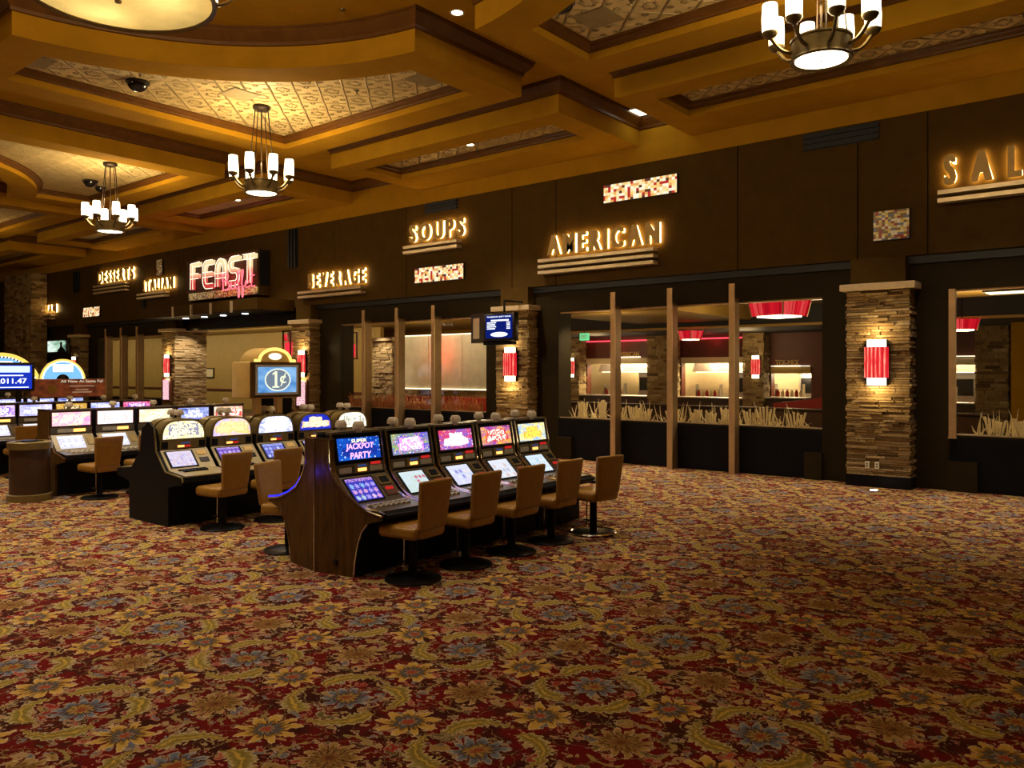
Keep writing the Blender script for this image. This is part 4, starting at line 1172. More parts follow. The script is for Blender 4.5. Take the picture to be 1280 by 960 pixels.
S2 = [reel_mat('pink_grid_screen', 21, (.70, .62, .80), [(.85, .7, .8), (.5, .4, .75), (.8, .75, .9), (.75, .55, .6), (.6, .6, .9)], 9, 6, 1.1),
      reel_mat('purple_screen', 22, (.16, .07, .45), [(.6, .45, .8), (.25, .15, .6), (.3, .2, .7), (.4, .3, .7), (.2, .1, .5)], 5, 3, 1.2),
      reel_mat('blue_violet_screen', 23, (.12, .13, .5), [(.5, .55, .9), (.2, .2, .6), (.4, .45, .9), (.3, .35, .8), (.2, .2, .6)], 5, 3, 1.2),
      reel_mat('lilac_screen', 24, (.30, .26, .70), [(.7, .65, .95), (.3, .25, .7), (.5, .5, .9), (.4, .35, .8), (.6, .5, .9)], 5, 3, 1.2)]
A3 = [art_mat('magenta_cream_art', 31.2, (.85, .18, .6), (1, .8, .55), [pink, yel, white, (.4, .2, .5)], [(1, .92, .65), (1, .8, .6), (.9, .4, .6)], 1.7, 9),
      art_mat('white_card_art', 32.4, (1, .85, .65), (.85, .9, 1), [(.2, .25, .5), white, pink, yel], [(1, .97, .9), (.95, .85, .8), (.85, .5, .5)], 1.8, 9),
      art_mat('pale_gold_art', 33.3, (.95, .8, .35), (1, .95, .75), [white, yel, (.6, .5, .2)], [(1, .97, .8), (1, .9, .6), (.9, .75, .4)], 1.6, 9),
      art_mat('white_navy_art', 34.9, (.06, .09, .4), (.5, .58, .9), [white, blue, (.3, .35, .7)], [white, (.7, .75, 1), (.3, .35, .8)], 1.6, 7),
      art_mat('red_white_art', 35.5, (.6, .12, .08), (1, .85, .65), [white, red, yel], [(1, .93, .8), (.9, .5, .4), red], 1.7, 7),
      art_mat('violet_white_art', 36.1, (.35, .12, .65), (.75, .65, 1), [white, lav, vio], [white, lav, vio], 1.8, 7),
      art_mat('blue_white_art', 37.7, (.12, .15, .75), (.6, .65, 1), [white, lav, blue], [white, (.7, .75, 1), lav], 1.8, 7),
      art_mat('amber_reel_art', 38.8, (.30, .12, .02), (.75, .45, .08), [(1, .75, .25), white, (.2, .08, .02)], [(1, .8, .4), (.4, .2, .05), (.1, .04, .02)], 1.6, 5),
      art_mat('lilac_table_art', 39.4, (.3, .3, .8), (.8, .75, 1), [white, lav, blue], [white, (.75, .75, 1), (.4, .4, .8)], 1.7, 9),
      art_mat('crimson_art', 40.6, (.65, .04, .12), (.7, .25, .55), [white, pink, red], [(1, .85, .9), pink, vio], 1.7, 7)]
S3 = reel_mat('white_grid_screen', 41, (.80, .80, .90), [(.9, .9, .95), (.6, .6, .7), (.8, .8, .9), (.7, .65, .75), (.85, .85, .9)], 8, 5, 1.2)

def place(src, loc, rz, label, group, art, scr, used):
    if not used[0]:
        used[0] = True; r = src; r.location = loc; r.rotation_euler = (0, 0, rz); r['label'] = label; r['group'] = group
        m = {c: c for c in src.children_recursive}
    else:
        r, m = dup(src, loc, rz, label, group)
    for s, c in m.items():
        n = s.name.split('.')[0]
        if n == 'art_glass': set_mat(c, art)
        if n == 'game_screen': set_mat(c, scr)
    return r
g1 = 'slanted slot machines of the nearest row'
src = machine_slant(); used = [False]
lab1 = ['blue glass reading JACKPOT PARTY, next to the wood end panel', 'green, white and violet glass, second from the wood end panel', 'red starburst glass, in the middle of the nearest row', 'violet and gold glass, fourth from the wood end panel', 'yellow and blue glass, at the far end of the nearest row']
ys1 = [5.46 + .73 * k for k in range(5)]
row1 = []
# keep an untouched template for copying (children materials set per copy at object level)
for k in range(5):
    row1.append(place(src, (-6.61, ys1[k], 0), 0, 'slot machine with ' + lab1[k], g1, A1[k], S1[k], used))
for k in range(5):
    place(src, (-6.63, ys1[k], 0), PI, 'slot machine back to back with the %s of the nearest row' % ORD[k], 'slot machines on the far side of the nearest row', A1[(k + 2) % 5], S1[(k + 1) % 5], used)
# lettering printed on the first glass
def on_glass(par, s, z, h, w, m, x=.145, y=None):
    o = text_obj('lettering', s, m, par, (x, -w / 2 if y is None else y, z), (0, 1, 0), h, w, .002, .012)
    return o
M['pinkletter'] = glow('pink_letter', (.95, .42, .85), 1.9)
M['yellowletter'] = glow('cream_letter', (1, .82, .5), 1.8)
on_glass(row1[0], 'JACKPOT', 1.185, .075, .36, M['pinkletter'], .155)
on_glass(row1[0], 'PARTY', 1.105, .065, .27, M['pinkletter'], .170)
on_glass(row1[0], 'SUPER', 1.268, .035, .2, M['yellowletter'], .140)

g2 = 'domed slot machines of the second row'
src2 = machine_dome(); used = [False]
lab2 = ['cream glass with dark blue scrolls, at the open end', 'gold and violet glass, second from the open end', 'white and blue glass, in the middle', 'yellow title on navy glass, fourth from the open end', 'plain cream glass, at the far end']
ys2 = [5.62 + .72 * k for k in range(5)]
for k in range(5):
    place(src2, (-10.45, ys2[k], 0), 0, 'arched slot machine, ' + lab2[k] + ' of second row', g2, A2[k], S2[min(k, 3)], used)
for k in range(5):
    place(src2, (-10.47, ys2[k], 0), PI, 'arched slot machine back to back with the %s of the second row' % ORD[k], 'slot machines on the far side of the second row', A2[(k + 1) % 5], S2[k % 4], used)
src3 = machine_flat(); used = [False]
n3 = ['magenta edged cream glass', 'white glass with small card pictures', 'pale gold glass', 'white and navy glass', 'red and white glass']
ys3 = [5.77 + .72 * k for k in range(5)]
for k in range(5):
    place(src3, (-14.3, ys3[k], 0), 0, 'flat topped slot machine with %s, %s from the waste bin' % (n3[k], ORD[k]), 'flat topped slot machines of the third row', A3[k], S3, used)
n4 = ['violet and white glass', 'lilac table glass', 'amber reel picture glass', 'blue and white glass', 'crimson and white glass']
for k, a in enumerate((5, 8, 7, 6, 9)):
    place(src3, (-18.05, 5.93 + .69 * k, 0), 0, 'slot machine with %s, %s of the fourth row under the brown banner' % (n4[k], ORD[k]), 'flat topped slot machines of the fourth row', A3[a], S3, used)
for k, a in enumerate((6, 6, 3)):
    place(src3, (-21.85, 7.44 + .70 * k, 0), 0, 'blue lit slot machine top, %s from the left in the farthest row' % ORD[k], 'slot machines of the farthest row', A3[a], S3, used)

# ---- end panels
t = thing('end_panel', 'walnut veneer end panel with chrome edges closing the nearest slot row', 'end panel', (-6.61, 5.09, 0))
half = [(0, 0), (.50, 0), (.52, .15), (.56, .32), (.62, .46), (.70, .545), (.90, .60), (.90, .64), (.72, .665), (.56, .72), (.40, .80), (.29, .90), (.22, 1.0), (.19, 1.10), (.18, 1.32), (0, 1.32)]
def vfold(s):
    mb = MB(); n = len(half)
    yo = lambda x: -.085 + .085 * min(1, x / .5)
    front = [(s * x, yo(x), z) for x, z in half]; back = [(s * x, .0 + .015, z) for x, z in half]
    mb.add(front + back, [tuple(range(n)) if s > 0 else tuple(range(n - 1, -1, -1)), tuple(range(2 * n - 1, n - 1, -1)) if s > 0 else tuple(range(n, 2 * n))] +
           [((i, n + i, n + (i + 1) % n, (i + 1) % n) if s > 0 else ((i + 1) % n, n + (i + 1) % n, n + i, i)) for i in range(n)])
    return mb, yo
for s in (-1, 1):
    mb, yo = vfold(s); mb.obj('wood_leaf', M['wood'], t)
    e = MB().tube([(s * x, yo(x) - .004, z) for x, z in half[1:6]], .010, 6); e.tube([(s * x, yo(x) - .004, z) for x, z in half[7:15]], .010, 6)
    e.obj('chrome_edge', M['chrome'], t, 50)
    if s < 0: MB().tube([(s * x, yo(x) + .004, z + .010) for x, z in half[7:12]], .016, 6).obj('blue_light_strip', M['blueled'], t)
MB().tube([(0, -.088, 0), (0, -.088, 1.32)], .008, 6).obj('centre_seam', M['chrome'], t)
MB().prism([(-.19, .015), (-.19, -.055), (0, -.09), (.19, -.055), (.19, .015)], 1.32, 1.335, 'z').obj('top_cap', M['chrome'], t)
for x in (-.13, .24): MB().box(x, yo(abs(x)) - .006, .10, x + .06, yo(abs(x) + .03) + .01, .15).obj('cable_hole', M['gunmetal'], t)
point((-6.68, 4.90, .98), 1.3, (.06, .04, 1), .03, 'blue_splash_fill')  # added blue light for the splash on the wood, no fixture

t = thing('end_panel', 'plain black end panel closing the domed slot row', 'end panel', (-10.46, 5.24, 0))
hb = [(0, 0), (.52, 0), (.52, .50), (.64, .53), (.86, .56), (.89, .60), (.87, .66), (.46, .70), (.22, .95), (.205, 1.09), (.17, 1.24), (0, 1.33)]
MB().prism([(x, z) for x, z in hb] + [(-x, z) for x, z in reversed(hb[1:-1])], 0, .035).obj('panel', M['black'], t)
MB().tube([(x, -.003, z) for x, z in hb[5:11]], .012, 6).obj('edge_trim', M['olivepanel'], t, 50)
t = thing('end_panel', 'dark brown end panel behind the waste bin closing the third slot row', 'end panel', (-14.3, 5.40, 0))
h3 = [(0, 0), (.50, 0), (.50, .50), (.62, .53), (.82, .56), (.84, .62), (.44, .70), (.22, .95), (.20, 1.36), (0, 1.36)]
MB().prism([(x, z) for x, z in h3] + [(-x, z) for x, z in reversed(h3[1:-1])], 0, .03).obj('panel', M['wood'], t)
MB().box(-.21, -.005, 1.36, .21, .03, 1.375).obj('top_trim', M['gunmetal'], t)
# a far counter end at the last stool of the nearest row
t = thing('shelf_end', 'short black counter end beyond the last machine of the nearest row', 'counter', (-6.1, 9.0, 0))
MB().rbox(-.4, -.26, .55, .42, .12, .585, .01).obj('top', M['black'], t)
MB().box(-.4, -.2, 0, -.1, .08, .55).obj('support', M['black'], t)

# ---- waste bin
t = thing('waste_bin', 'dark oval waste bin with gold bands beside the third slot row', 'waste bin', (-13.72, 5.0, 0))
MB().lathe([(0, 0), (.315, 0), (.315, .10), (.29, .11), (0, .11)], n=32).obj('base_band', M['olivepanel'], t, 40)
MB().lathe([(.28, .11), (.28, .80)], n=32).obj('body', M['wood_rail'], t, 40)
MB().lathe([(.28, .80), (.31, .80), (.31, .90), (.29, .915), (.20, .915), (.20, .88), (0, .88)], n=32).obj('top_band', M['olivepanel'], t, 40)
MB().lathe([(0, .885), (.13, .885), (.12, .93), (0, .935)], n=24).obj('ash_tray', M['gunmetal'], t, 40)

# ---- one cent sign
t = thing('price_sign', 'gold one cent sign with blue screen on two posts over the domed slot row', 'sign', (-10.52, 7.11, 1.36))
MB().rbox(-.28, -.44, .24, .20, .44, .78, .03).obj('case', M['signgold'], t, 40)
MB().box(.20, -.43, .25, .235, .43, .775).obj('screen_frame', M['wood'], t)
MB().box(.235, -.37, .29, .245, .37, .735).obj('inner_frame', M['greyplate'], t)
def cent_mat():
    q = NT('blue_screen_gradient')
    x, y, z = q.sep(q.gen())
    n, _ = q.noise(q.comb(y, z, 3.0), 2.2, 2)
    c, _ = q.ramp(n, [(.35, (.06, .22, .55)), (.65, (.25, .48, .78))])
    return q.emission(c, 1.15)
MB().box(.245, -.33, .325, .25, .33, .70).obj('screen', cent_mat(), t)
el = [(.215 * math.cos(2 * PI * k / 36), .512 + .16 * math.sin(2 * PI * k / 36)) for k in range(36)]
MB().prism([(y, z) for y, z in el], .25, .253, 'x').obj('oval', glow('grey_oval', (.22, .28, .36), .9), t)
MB().tube([(.256, y, z) for y, z in el + el[:1]], .010, 6).obj('oval_outline', glow('cream_outline', (.85, .9, .75), 1.2), t)
cg = glow('cream_numeral', (.85, .9, .62), 1.25)
MB().prism([(-.095, .395), (.025, .395), (.025, .415), (-.012, .42), (-.012, .64), (-.04, .64), (-.095, .605), (-.088, .585), (-.052, .60), (-.052, .42), (-.095, .415)], .253, .258, 'x').obj('numeral', cg, t)
text_obj('cent_mark', '\u00a2', cg, t, (.256, .04, .42), (0, 1, 0), .19, .10, .003, .008)
for y in (-.19, .18): MB().box(-.05, y - .045, -.0, .05, y + .045, .24).obj('support_post', M['signgold'], t)
ap = [(.30 * math.cos(PI * k / 16), .78 + .21 * math.sin(PI * k / 16)) for k in range(17)]
MB().prism([(-.36, .78)] + [(y, z) for y, z in reversed(ap)] + [(.36, .78)], -.26, .18, 'x').obj('arched_crest', M['signgold'], t, 40)
MB().tube([(.19, y, z) for y, z in [(.30 + .05, .795)] + [(.27 * math.cos(PI * k / 16), .795 + .175 * math.sin(PI * k / 16)) for k in range(17)] + [(-.35, .795)]], .024, 8).obj('crest_neon', glow('yellow_neon', (1, .68, .16), 1.7), t, 50)
MB().lathe([(.10, 0), (.10, .01), (0, .012)], n=20).at(None).obj('crest_emblem', glow('crest_lamp', (1, .85, .7), 1.6), t).matrix_local = Matrix.Translation((.185, 0, .86)) @ Matrix.Rotation(PI / 2, 4, 'Y') @ Matrix.Diagonal((.5, 1.1, 1, 1))

# ---- jackpot display, wheels and banner above the far rows
t = thing('jackpot_display', 'dark framed blue jackpot display with white digits above the far slot rows', 'display', (-18.0, 6.0, 1.375))
MB().rbox(-.12, -.62, .22, .10, .62, .80, .015).obj('case', M['gunmetal'], t, 40)
MB().box(.10, -.57, .27, .106, .56, .75).obj('screen', glow('royal_blue_screen', (.01, .03, .42), 1.3), t)
MB().box(.106, -.55, .60, .112, .52, .73).obj('screen_header', glow('pale_blue_header', (.6, .75, 1), 1.5), t)
wl = glow('white_digits', (.9, .95, 1), 2.0)
text_obj('digits', '$1,011.47', wl, t, (.108, -.22, .365), (0, 1, 0), .115, .68, .003, .010)
MB().box(.106, -.5, .53, .110, .40, .55).obj('caption_line', wl, t)
MB().box(.106, -.5, .295, .110, .50, .31).obj('lower_line', wl, t)
for y in (-.4, .35): MB().box(-.04, y - .04, 0, .04, y + .04, .22).obj('support_post', M['gunmetal'], t)
def wheel(name, label, loc, r0, r1, a0, a1):
    t = thing(name, label, 'sign', loc, 0, 'lit wheel signs over the farthest row')
    n = 28
    A = [R(a0 + (a1 - a0) * k / n) for k in range(n + 1)]
    def seg(ra, rb2, xa, xb):
        return MB().prism([(ra * math.cos(a), ra * math.sin(a)) for a in A] + [(rb2 * math.cos(a), rb2 * math.sin(a)) for a in reversed(A)], xa, xb, 'x')
    seg(r0, r1, 0, .08).obj('case', M['gunmetal'], t)
    seg(r0 * 1.02, r1 * .86, .08, .09).obj('blue_face', M['wheelblue'], t)
    seg(r1 * .90, r1 * 1.0, .08, .095).obj('yellow_rim', M['wheelyellow'], t)
    b = MB()
    for k in range(n + 1):
        a = A[k]; b.lathe([(.022 * math.cos(q), .022 * math.sin(q)) for q in [-PI / 2 + PI * i / 6 for i in range(7)]], (.10, r1 * .885 * math.cos(a), r1 * .885 * math.sin(a)), 8)
    b.obj('bulb_row', M['wheelbulb'], t)
    for am in ((.5,) if r1 < 1 else (.22, .5, .8)):
        a = R(a0 + (a1 - a0) * am); rc = (r0 + r1 * .86) / 2; h = (r1 * .86 - r0) * (.26 if r1 > .7 else .30); w = r1 * (.26 if r1 > .7 else .44)
        MB().box(.09, rc * math.cos(a) - w, rc * math.sin(a) - h, .096, rc * math.cos(a) + w, rc * math.sin(a) + h).obj('title_plate', M['wheelbulb'], t)
    MB().box(.0, -.05, -loc[2] + 1.375, .06, .05, r0).obj('support_post', M['gunmetal'], t)
    return t
M['wheelblue'] = glow('sky_blue_face', (.22, .55, .95), 1.15); M['wheelyellow'] = glow('yellow_rim', (1, .68, .12), 1.3); M['wheelbulb'] = glow('white_bulbs', (1, .97, .95), 1.9)
wheel('wheel_sign', 'larger blue arched wheel sign with yellow rim, behind the jackpot display', (-22.05, 7.38, 1.55), .45, .90, 10, 170)
wheel('wheel_sign', 'smaller blue arched wheel sign with yellow rim, above the brown banner', (-21.9, 8.72, 1.76), .16, .55, 5, 175)
t = thing('banner_sign', 'long brown red sign reading All New At Santa Fe over the fourth slot row', 'banner', (-18.1, 7.36, 1.375))
def banner_mat():
    q = NT('brown_red_print')
    x, y, z = q.sep(q.gen()); n, _ = q.noise(q.comb(q.m('MULTIPLY', y, 3), z, 0.0), 3, 3)
    c, _ = q.ramp(n, [(.35, (.07, .014, .006)), (.65, (.20, .045, .012))])
    return q.bsdf(c, .4, 0, emit=c, estr=.6)
MB().rbox(-.03, -.74, .08, .03, .74, .46, .01).obj('board', banner_mat(), t)
wt = glow('cream_print', (1, .85, .6), .8)
text_obj('lettering', 'All New At Santa Fe!', wt, t, (.032, -.18, .385), (0, 1, 0), .055, .86, .002, .004)
for z, y0, y1 in ((.30, .0, .5), (.22, .12, .38), (.17, .05, .45)): MB().box(.03, y0, z, .034, y1, z + .018).obj('text_line', glow('dim_print', (.6, .4, .25), .6), t)
MB().lathe([(.10, 0), (.10, .006), (0, .006)], n=20).obj('round_picture', M['leather'], t).matrix_local = Matrix.Translation((.03, -.35, .25)) @ Matrix.Rotation(PI / 2, 4, 'Y')
for y in (-.6, .6): MB().box(-.02, y - .02, 0, .02, y + .02, .08).obj('support_post', M['gunmetal'], t)

# ---- screens hung from the front
t = thing('menu_screen', 'hanging menu screen pair in front of the stone pillar, one face lit blue', 'screen', (-11.68, 14.0, 2.70))
MB().rbox(-.50, -.06, -.02, .42, .10, .62, .02).obj('case', M['gunmetal'], t, 40)
MB().box(-.42, -.066, .05, .36, -.06, .57).obj('screen', glow('deep_blue_screen', (.004, .012, .16), 1.1), t)
ws = glow('white_menu_text', (.85, .9, 1), 1.5)
text_obj('lettering', 'THURSDAY JUST WON', ws, t, (-.38, -.070, .505), (1, 0, 0), .04, .70, .002, .008)
ln = MB().box(-.26, -.07, .43, .26, -.066, .465)
for k in range(4): ln.box(-.38, -.07, .25 + k * .045, -.14 + .03 * (k % 2), -.066, .275 + k * .045); ln.box(.20, -.07, .25 + k * .045, .30, -.066, .275 + k * .045)
ln.obj('menu_lines', ws, t)
MB().lathe([(.25, 0), (.25, .004), (0, .004)], n=24).obj('logo_oval', ws, t).matrix_local = Matrix.Translation((-.02, -.066, .13)) @ Matrix.Rotation(PI / 2, 4, 'X') @ Matrix.Diagonal((1, .22, 1, 1))
sc2 = MB().prism([(-1.18, .28), (-.53, .0), (-.43, .2), (-1.08, .48)], -.04, .64, 'z').obj('second_case', M['gunmetal'], t)
MB().box(-.55, .0, -.10, .30, .16, -.02).obj('bracket_tray', M['black'], t)
MB().tube([(0, .1, .6), (0, .1, .9), (0, .75, .9)], .03, 8).obj('hanger_arm', M['gunmetal'], t)
MB().prism([(-1.055, .215), (-.755, .086), (-.75, .098), (-1.05, .227)], .06, .54, 'z').obj('screen_reflection', M['bar'], sc2)  # bronze tone painted in for the reflection on the second screen

t = thing('television', 'small flat television with a green and white picture in front of the far pillar', 'television', (-36.0, 14.2, 2.75))
MB().rbox(-1.02, -.05, 0, .98, .05, .58, .02).obj('case', M['gunmetal'], t, 40)
def tv_mat():
    q = NT('green_white_broadcast')
    x, y, z = q.sep(q.gen()); n, _ = q.noise(q.comb(x, z, 2.0), 2.0, 2)
    c, _ = q.ramp(q.m('ADD', q.m('MULTIPLY', x, .5), n), [(.3, (.04, .25, .15)), (.55, (.8, .95, .85)), (.85, (.3, .5, .35)), (1, (.05, .1, .08))])
    return q.emission(c, 1.1)
MB().box(-.92, -.056, .06, .88, -.05, .52).obj('screen', tv_mat(), t)
MB().prism([(.05, .06), (.12, .14), (.3, .22), (.34, .30), (.32, .42), (.42, .49), (.54, .42), (.53, .28), (.68, .2), (.84, .14), (.88, .06)], -.06, -.056).obj('picture_figure', M['black'], t)
MB().tube([(0, .05, .3), (0, .5, .3)], .04, 8).obj('wall_arm', M['gunmetal'], t)

# ================================================== RESTAURANT INTERIOR
IY = 28.0
struct(MB().box(-62, 15.4, -.1, 14, 32, -.001).obj('floor_restaurant', M['interior_floor']))
struct(MB().box(-62, 15.27, 3.95, 14, 32, 4.1).obj('ceiling_restaurant', M['interior_ceil']))
struct(MB().box(-62.2, 15.62, 0, -62, 32, 4.0).obj('wall_left_restaurant', M['gold']))
struct(MB().box(14, 15.62, 0, 14.2, 32, 4.0).obj('wall_right_restaurant', M['gold']))
# back wall with kitchen openings
ops = [(-18.72, -15.6, 1.05, 2.30), (-14.4, -11.75, 1.05, 2.30), (-10.9, -9.5, 1.1, 1.92), (-6.2, -4.5, 1.05, 2.2)]
w = MB(); prev = -22.0
for a, b, z0, z1 in ops:
    w.box(prev, IY, 0, a, IY + .3, 3.95); w.box(a, IY, 0, b, IY + .3, z0); w.box(a, IY, z1, b, IY + .3, 3.95); prev = b
w.box(prev, IY, 0, -3.6, IY + .3, 3.95)
struct(w.obj('wall_back_restaurant', M['redlac']), 'red brown rear wall of the restaurant with serving openings')
struct(MB().box(-62, IY, 0, -22.0, IY + .3, 3.95).box(-3.35, IY - 2, 0, 14, IY - 1.7, 3.95).obj('wall_back_gold', M['gold']))
struct(MB().box(-22, 30.8, 0, -3.4, 31, 3.6).box(-22, 28.3, 0, -21.9, 31, 3.6).box(-3.5, 28.3, 0, -3.4, 31, 3.6).box(-22, 28.3, 3.2, -3.4, 31, 3.3).obj('wall_kitchen', M['cream']))
struct(MB().box(-20.5, 23.5, 3.35, -2.5, 27.99, 3.95).obj('trim_4', M['interior_dark']), 'dark soffit before the kitchens')
struct(MB().box(-20.5, 23.30, 3.33, -2.5, 23.5, 3.40).box(-20.5, 20.0, 3.78, 6, 20.12, 3.86).box(-12.5, 17.2, 3.72, -12.38, 23.4, 3.80).obj('trim_5', M['interior_ceil']), 'pale edges of the dining room ceiling')
struct(MB().box(-13.5, 18.3, 3.55, -9.7, 23.3, 3.95).box(-4.6, 17.2, 3.62, 4, 20, 3.95).obj('ceiling_soffit', M['interior_ceil']))
lets = ['AMERICAN', None, 'TEX-MEX', None]
for i, (a, b, z0, z1) in enumerate(ops):
    lab = ['serving station seen between the first two window posts, red wall above', 'serving station with steel hood between the middle window posts', 'TEX-MEX serving station with dark hood beside the red drum lamp', 'serving station glimpsed through the window at the right edge'][i]
    t = thing('serving_station', lab, 'kitchen counter', ((a + b) / 2, IY - .45, 0), 0, 'serving stations along the rear wall')
    hw = (b - a) / 2
    MB().box(-hw, 0, 0, hw, .44, z0 - .05).obj('counter_front', M['wood_rail'], t)
    MB().rbox(-hw, -.12, z0 - .05, hw, .44, z0, .01).obj('counter_top', M['steel'], t)
    MB().box(-hw, .38, z1, hw, .44, z1 + .22).obj('hood_band', M['cream'] if i != 2 else M['interior_ceil'], t)
    MB().tube([(-hw + .02, .36, 3.22 if i < 2 else z1 + .26), (hw - .02, .36, 3.22 if i < 2 else z1 + .26)], .03 if i < 2 else .012, 6).obj('neon_tube', M['redneon'] if i < 2 else M['kitchenlamp'], t)
    if lets[i]:
        cx = .45 if i == 0 else -.1; ww = 1.0 if i == 0 else .82
        MB().box(cx - ww / 2 - .05, .34, z1 + .24, cx + ww / 2 + .05, .40, z1 + .28).obj('sign_shelf', M['kitchenlamp'], t)
        text_obj('lettering', lets[i], M['lettermetal'], t, (cx - ww / 2, .36, z1 + .30), (1, 0, 0), .17, ww, .02, .01)
    # kitchen equipment behind the opening
    e = thing('kitchen_oven', 'steel kitchen oven inside the %s serving station' % ['first', 'second', 'third', 'fourth'][i], 'oven', ((a + b) / 2 + hw * .25, 29.6, 0), 0, 'kitchen ovens')
    MB().rbox(-.45, 0, 0, .35, .8, 1.95, .02).obj('body', M['steel'], e)
    MB().box(-.38, -.03, 1.2, .28, 0, 1.75).obj('door', M['gunmetal'], e)
    MB().tube([(-.36, -.07, 1.72), (.26, -.07, 1.72)], .015, 6).obj('handle', M['chrome'], e)
    h = thing('extractor_hood', 'steel extractor hood above the oven of the %s station' % ['first', 'second', 'third', 'fourth'][i], 'hood', ((a + b) / 2, 29.2, 1.98), 0, 'extractor hoods')
    MB().prism([(-.6, 0), (.9, 0), (.9, .6), (-.2, .6)], -hw * .9, hw * .9, 'x').obj('canopy', M['steel'], h)
    MB().box(-hw * .8, -.55, -.03, hw * .8, -.45, 0).obj('lamp_strip', M['kitchenlamp'], h)
    r = thing('pan_rack', 'rack of pans and jars on the %s serving counter' % ['first', 'second', 'third', 'fourth'][i], 'rack', ((a + b) / 2 - hw * .35, 28.55, z0 - .05), 0, 'pan racks')
    MB().box(-.5, -.12, 0, .5, .12, .04).box(-.5, -.12, .3, .5, .12, .32).obj('shelves', M['steel'], r)
    for k in range(6): MB().lathe([(0, .04), (.06, .04), (.06, .2), (.035, .24), (.035, .28), (0, .28)], (-.42 + k * .165, 0, 0), 12).obj('jar', M['cream'] if k % 2 else M['redbooth'], r, 40)
    for s in (-1, 1): MB().box(s * .49 - .01, -.12, 0, s * .49 + .01, .12, .5).obj('rack_post', M['steel'], r)
    area(((a + b) / 2, 29.3, 3.1), 430 if i < 2 else 280, 1.6, 1.2, ((a + b) / 2, 29.5, 0), (1, .86, .58), 'kitchen_area')
    point(((a + b) / 2 - hw * .3, 28.75, z1 - .05), 45, (1, .85, .55), .15, 'counter_lamp')
    if i < 2: point(((a + b) / 2, IY - .35, 3.1), 3, (1, .06, .08), .1, 'neon_wash')
for x0, x1, lab, lamp in ((-19.6, -18.75, 'dark stone pillar with red lamp behind the left window post', 1), (-15.55, -14.45, 'dark stone pillar between the two kitchen stations', 0), (-11.7, -10.95, 'dark stone pillar left of the TEX-MEX station', 1), (-4.45, -3.6, 'dark stone pillar seen through the right edge window', 0)):
    stone_pillar(x0, x1, IY - .6, IY - .02, 3.35, lab, cap=False, plinth=.1, dens=.09)
    MB_ = None
    if lamp:
        sconce((x0 + x1) / 2 + .12, IY - .66, 1.75, 2.55, .16, 'red wall lamp on the inner pillar %s' % ('left of the first kitchen station' if x0 < -15 else 'left of the TEX-MEX station'))
# dining room partition, booths
t = thing('booth_partition', 'long low dark partition across the dining room before the kitchens', 'partition', (-12, 21.0, 0), 0)
MB().box(-6.5, 0, 0, 9, .18, .98).obj('panel', M['wood_rail'], t)
MB().rbox(-6.55, -.05, .98, 9.05, .23, 1.03, .01).obj('rail', M['wood_rail'], t)
t = thing('booth_bench', 'slanting red booth back inside the window beside the TEX-MEX station', 'booth', (-8.9, 26.0, 0), .25)
MB().prism([(-1.1, 0), (.9, 0), (.9, 1.22), (-1.1, .95)], 0, .18).obj('backrest', M['redbooth'], t, 40)
MB().rbox(-1.1, -.45, 0, .9, 0, .48, .04).obj('seat', M['redbooth'], t, 40)
t = thing('booth_bench', 'long red booth back below the frosted glass panels', 'booth', (-18.2, 18.6, 0), 0)
MB().rbox(-2.4, 0, .0, 3.2, .18, 1.18, .04).obj('backrest', M['redbooth'], t, 40)
MB().rbox(-2.4, -.45, 0, 3.2, 0, .48, .04).obj('seat', M['redbooth'], t, 40)
def pleat_mat():
    q = NT('red_pleated_shade')
    g = q.n('ShaderNodeNewGeometry').outputs['Random Per Island']
    c, _ = q.ramp(g, [(0, (.42, .004, .012)), (.5, (.85, .012, .03)), (1, (1, .10, .10))])
    return q.emission(c, .85)
M['redpleat'] = pleat_mat()
def drum(x, y, z, s, hgt, rz, label):
    t = thing('pendant_lamp', label, 'pendant lamp', (x, y, z), rz, 'red pleated pendant lamps in the dining room')
    sh = MB(); n = 18
    for side in range(4):
        sh.at(Matrix.Rotation(side * PI / 2, 4, 'Z'))
        for k in range(n):
            q0 = -.5 + k / n; q1 = q0 + .8 / n; o = .02 if k % 2 else 0
            bt, tp = s * .43, s * .5 + .02
            vs = [(q0 * 2 * bt, -bt - o, 0), (q1 * 2 * bt, -bt - o, 0), (q1 * 2 * tp, -tp - o, hgt), (q0 * 2 * tp, -tp - o, hgt)]
            vs += [(x_, y_ + .03, z_) for x_, y_, z_ in vs]
            sh.add(vs, [(0, 1, 2, 3), (5, 4, 7, 6), (0, 3, 7, 4), (1, 5, 6, 2), (3, 2, 6, 7), (0, 4, 5, 1)])
    sh.at(None); sh.prism([(-s * .42, -s * .42), (s * .42, -s * .42), (s * .42, s * .42), (-s * .42, s * .42)], .03, hgt - .02, 'z')
    sh.obj('pleated_shade', M['redpleat'], t)
    MB().box(-s * .36, -s * .36, -.03, s * .36, s * .36, .045).obj('diffuser', M['bulb_s'], t)
    fr = MB()
    for sx, sy in ((1, 1), (1, -1), (-1, -1), (-1, 1)): fr.tube([(sx * s * .44, sy * s * .44, -.02), (sx * s * .53, sy * s * .53, hgt + .03)], .015, 6)
    fr.obj('corner_frame', M['bar'], t)
    MB().tube([(0, 0, hgt), (0, 0, 3.95 - z)], .012, 6).obj('stem', M['gunmetal'], t)
    return t
drum(-6.56, 17.3, 3.20, .92, .42, -.30, 'large red pleated drum lamp inside the window left of the lamp pillar')
drum(-11.57, 23.1, 3.0, .52, .26, -.30, 'small red drum lamp between the middle and right window posts')
drum(-4.05, 23.1, 3.05, .60, .26, .5, 'small red drum lamp seen through the right edge window')
